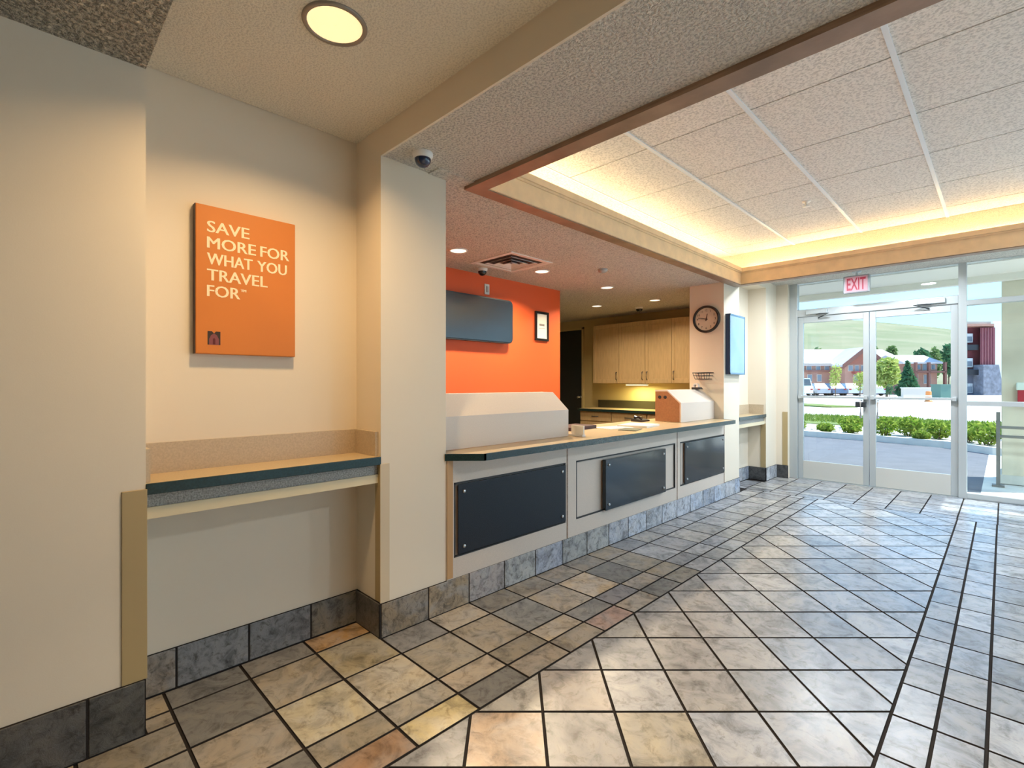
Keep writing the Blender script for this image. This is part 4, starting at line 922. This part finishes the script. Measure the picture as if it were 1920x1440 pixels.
for sgn, ra, rb_ in ((0, g0, gm), (1, gm, g1)):
    za, zb2 = (zz_(686), zz_(653)) if sgn == 0 else (zz_(653), zz_(686)); V = []
    for dd in (d-2.75, d-2.6):
        for r, z in ((ra, za+0.1), (rb_, zb2+0.1), (rb_, zb2-0.5), (ra, za-0.5)): x, y = WD(r, dd); V.append((x, y, z))
    MB().add(V, [(0, 1, 2, 3), (7, 6, 5, 4), (0, 4, 5, 1), (1, 5, 6, 2), (2, 6, 7, 3), (3, 7, 4, 0)]).build('barge_board', TRIMR, t)
V = []
for dd in (d-2.2, d-1.9):
    for r, z in ((rr(1564), zz_(684)), (gm, zz_(660)), (rr(1632), zz_(684))): x, y = WD(r, dd); V.append((x, y, z))
MB().add(V, [(0, 1, 2), (5, 4, 3), (0, 3, 4, 1), (1, 4, 5, 2), (2, 5, 3, 0)]).build('gable_wall', mat('gable_red', (0.42, 0.15, 0.10), 0.8), t)
for px0, px1, py0, py1, dd in ((1570, 1577, 687, 696, d-2.25), (1582, 1588, 687, 696, d-2.25), (1593, 1600, 687, 696, d-2.25), (1606, 1613, 687, 696, d-2.25), (1580, 1586, 704, 716, d-2.25), (1592, 1600, 704, 716, d-2.25), (1606, 1613, 704, 716, d-2.25),
      (1512, 1520, 687, 695, d-.05), (1530, 1537, 687, 695, d-.05), (1546, 1553, 687, 695, d-.05), (1514, 1521, 703, 715, d-.05), (1532, 1539, 703, 715, d-.05)):
    f = rbox(MB(), rr(px0-1), rr(px1+1), dd-0.04, dd+0.1, zz_(py1+1), zz_(py0-1)).build('window', TRIML, t)
    rbox(MB(), rr(px0), rr(px1), dd-0.08, dd-0.02, zz_(py1), zz_(py0)).build('pane', WIN, f)
rbox(MB(), rr(1500), rr(1556), d-0.5, d, zz_(697), zz_(694)).build('band', TRIMR, t); rbox(MB(), rr(1576), rr(1601), d-2.9, d-2.2, zz_(701), zz_(697)).build('balcony', mat('balcony_red', (0.34, 0.07, 0.06), 0.7), t)
rbox(MB(), rr(1500), rr(1556), d-0.4, d, zz_(684.5), zz_(681)).build('band', TRIML, t)
# low wing of the lodge
d2 = 62.0; rr = lambda px: rp_(px, d2); zz_ = lambda py: zp_(py, d2); wx, wy = WD(rr(1735), d2)
rbox(MB(), rr(1702), rr(1757), d2, d2+5, 0, zz_(679)).build('wall', BRICK, t); roof(MB(), rr(1694), rr(1757), d2, d2+5, zz_(679), zp_(666, d2+2.5)).build('roof', ROOF, t)
rbox(MB(), rr(1757), rr(1788), d2+3.2, d2+4.9, 0, zp_(685, d2+4)).build('wall', PINK, t); roof(MB(), rr(1757), rr(1788), d2+3.2, d2+4.9, zp_(685, d2+4), zp_(677, d2+4)).build('roof', ROOF, t)
for px0, px1, py0, py1 in ((1716, 1724, 684, 692), (1730, 1740, 683, 694), (1746, 1752, 684, 692), (1732, 1744, 703, 719), (1712, 1720, 703, 717)):
    f = rbox(MB(), rr(px0-1), rr(px1+1), d2-0.06, d2+0.1, zz_(py1+1), zz_(py0-1)).build('window', TRIML, t); rbox(MB(), rr(px0), rr(px1), d2-0.1, d2-0.04, zz_(py1), zz_(py0)).build('pane', WIN, f)
rbox(MB(), rr(1702), rr(1760), d2-1.2, d2, zz_(699), zz_(696)).build('balcony', TRIMR, t)
for px in (1704, 1728, 1758): rbox(MB(), rr(px)-0.12, rr(px)+0.12, d2-1.2, d2-0.9, 0, zz_(680)).build('post', TRIMR, t)
# tall building at right
d3 = 60.0; rr = lambda px: rp_(px, d3); zz_ = lambda py: zp_(py, d3); wx, wy = WD(rr(1830), d3)
MAR = mat('maroon_siding', (0.20, 0.045, 0.06), 0.7, noise=0.15, nscale=2); STN = mat('grey_stone', (0.24, 0.25, 0.30), 0.9, noise=0.4, nscale=2.5); SLT = mat('slate_wall', (0.10, 0.11, 0.15), 0.8); PALE = mat('sunlit_wall', (0.70, 0.74, 0.70), 0.8)
t = thing('apartment_building', 'tall maroon and stone building right of the doors', 'building', (wx, wy, 0))
wedge(MB(), 1786, 1842, d3+1.2, d3+8, 0, zz_(608)).build('wall', MAR, t)
wedge(MB(), 1838, 1866, d3, d3+1.1, zz_(684), zz_(614)).build('tower_siding', MAR, t)
for k in range(5): rbox(MB(), rr(1841+k*5.2), rr(1842+k*5.2), d3-0.08, d3, zz_(684), zz_(615)).build('batten', mat('batten', (0.28, 0.10, 0.11), 0.7), t)
P = []
for dd in (d3-0.4, d3+0.9): P += [(*WD(rr(1838), dd), -0.02), (*WD(rr(1877), dd), -0.02), (*WD(rr(1867), dd), zz_(684)), (*WD(rr(1838), dd), zz_(684))]
MB().add(P, [(0, 1, 2, 3), (7, 6, 5, 4), (0, 4, 5, 1), (1, 5, 6, 2), (2, 6, 7, 3), (3, 7, 4, 0)]).build('stone_base', STN, t)
wedge(MB(), 1862, 1905, d3+1, d3+8, 0, zz_(600)).build('wall', PALE, t)  # sunlight on this side of the building put into its pale colour
wedge(MB(), 1784, 1864, d3-0.6, d3+8, zz_(612), zz_(608)).build('roof', mat('brown_roof', (0.38, 0.2, 0.15), 0.7), t); wedge(MB(), 1802, 1858, d3+2, d3+7, zz_(608), zz_(599)).build('parapet', TRIML, t)
for py0, py1 in ((624, 641), (671, 688), (719, 737)):
    f = rbox(MB(), rr(1814), rr(1837), d3+0.9, d3+1.25, zz_(py1), zz_(py0)).build('window', mat('white_trim', (0.72, 0.76, 0.78), 0.6), t); rbox(MB(), rr(1819), rr(1834), d3+0.8, d3+0.95, zz_(py1-2), zz_(py0+6)).build('pane', WIN, f)
    rbox(MB(), rr(1813), rr(1838), d3+0.2, d3+1.2, zz_(py1+15), zz_(py1+5)).build('balcony', mat('black_rail', (0.012, 0.014, 0.02), 0.5), t)
rbox(MB(), rr(1812), rr(1838), d3+0.9, d3+1.2, 0, zz_(691)).build('lower_wall', SLT, t)
# parked cars, seen end-on
TYRE = mat('tyre', (0.02, 0.02, 0.022), 0.8); CGL = mat('car_glass', (0.05, 0.07, 0.09), 0.1, spec=0.8)
def car(label, px, d, colr, name='car', van=False):
    r = rp_(px, d); x, y = WD(r, d); t = thing(name, label, 'car', (x, y, 0)); mt = mat('paint_%d' % int(px), colr, 0.25, coat=0.6)
    hw, ln = 0.8, 4.0; h = 2.0 if van else 1.42
    def sec(dz, w_, d0, d1): return [WD(r-w_, d+d0), WD(r+w_, d+d0), WD(r+w_, d+d1), WD(r-w_, d+d1)]
    m = MB(); m.prism(sec(0, hw, 0, ln), 'z', 0.28, 0.85 if not van else 1.1); lo = sec(0, hw-0.04, 0.35 if not van else 0.1, ln-1.2); hi = sec(0, hw-0.22, 0.85 if not van else 0.3, ln-2.0); z0 = 0.85 if not van else 1.1
    V = [(a, b, z0) for a, b in lo]+[(a, b, h) for a, b in hi]; m.add(V, [(4, 5, 6, 7), (0, 1, 5, 4), (1, 2, 6, 5), (2, 3, 7, 6), (3, 0, 4, 7)]); m.build('body', mt, t)
    V = [(*WD(r-0.62, d+(0.40 if not van else 0.13)), z0+0.06), (*WD(r+0.62, d+(0.40 if not van else 0.13)), z0+0.06), (*WD(r+0.5, d+(0.76 if not van else 0.25)), h-0.1), (*WD(r-0.5, d+(0.76 if not van else 0.25)), h-0.1)]
    off = Vector((*WD(0, -0.05), 0.02)); MB().add([tuple(Vector(v)+off) for v in V]+V, [(0, 1, 2, 3), (7, 6, 5, 4), (0, 4, 5, 1), (1, 5, 6, 2), (2, 6, 7, 3), (3, 7, 4, 0)]).build('rear_window', CGL, t)
    for s in (-1, 1):
        for dd in (0.8, ln-0.9):
            c = WD(r+s*0.72, d+dd); MB().lathe([(0.001, -0.1), (0.31, -0.1), (0.31, 0.1), (0.001, 0.1)], (c[0], c[1], 0.30), 16, (1/R2, 1/R2, 0)).build('wheel', TYRE, t)
        a, b = WD(r+s*0.6-0.12, d-0.02), WD(r+s*0.6+0.12, d-0.02)
        rbox(MB(), r+s*0.6-0.13, r+s*0.6+0.13, d-0.03, d+0.02, 0.66, 0.80).build('tail_light', mat('tail_red', (0.35, 0.02, 0.02), 0.3), t)
car('white van parked at the far left in the left door pane', 1512, 56, (0.75, 0.75, 0.74), 'van', True)
car('grey blue car parked next to the white van', 1545, 57.0, (0.30, 0.34, 0.38)); car('dark blue car parked under the yellow tree', 1575, 57, (0.10, 0.16, 0.26))
car('silver car parked near the middle stile', 1604, 57, (0.55, 0.58, 0.62)); car('pale grey car in the right pane beside the middle stile', 1650, 56, (0.5, 0.55, 0.6))
# low wall, bin and barrel
d4 = 47.0; x, y = WD(rp_(1728, d4), d4); t = thing('low_wall', 'low beige enclosure wall in front of the lodge wing', 'wall', (x, y, 0))
rbox(MB(), rp_(1694, d4), rp_(1764, d4), d4, d4+0.3, 0, zp_(728, d4)).build('panel', mat('beige_block', (0.62, 0.54, 0.47), 0.8), t); rbox(MB(), rp_(1693, d4), rp_(1765, d4), d4-0.06, d4+0.36, zp_(728, d4), zp_(726.5, d4)).build('cap', CONC, t)
d5 = 43.0; x, y = WD(rp_(1774, d5), d5); t = thing('waste_bin', 'green waste container right of the low beige wall', 'bin', (x, y, 0)); GB = mat('bin_green', (0.10, 0.20, 0.16), 0.5)
rbox(MB(), rp_(1764, d5), rp_(1784, d5), d5, d5+1.0, -0.02, zp_(723, d5)).build('body', GB, t); rbox(MB(), rp_(1763, d5), rp_(1785, d5), d5-0.05, d5+1.05, zp_(723, d5), zp_(720.5, d5)).build('lid', GB, t)
d6 = 38.0; x, y = WD(rp_(1741, d6), d6); t = thing('barrel', 'orange traffic barrel in the parking lot', 'barrel', (x, y, 0)); rb = 5*d6/FPX
MB().lathe([(rb*1.25, -0.02), (rb*1.25, 0.06), (rb, 0.07), (rb*0.92, 0.45), (rb*0.85, 0.75), (rb*0.8, 0.78), (0.001, 0.8)], (x, y, 0), 18).build('body', mat('barrel_orange', (0.75, 0.25, 0.06), 0.5), t)
MB().lathe([(rb*0.965, 0.36), (rb*0.935, 0.48)], (x, y, 0), 18).build('band', WHITE, t)
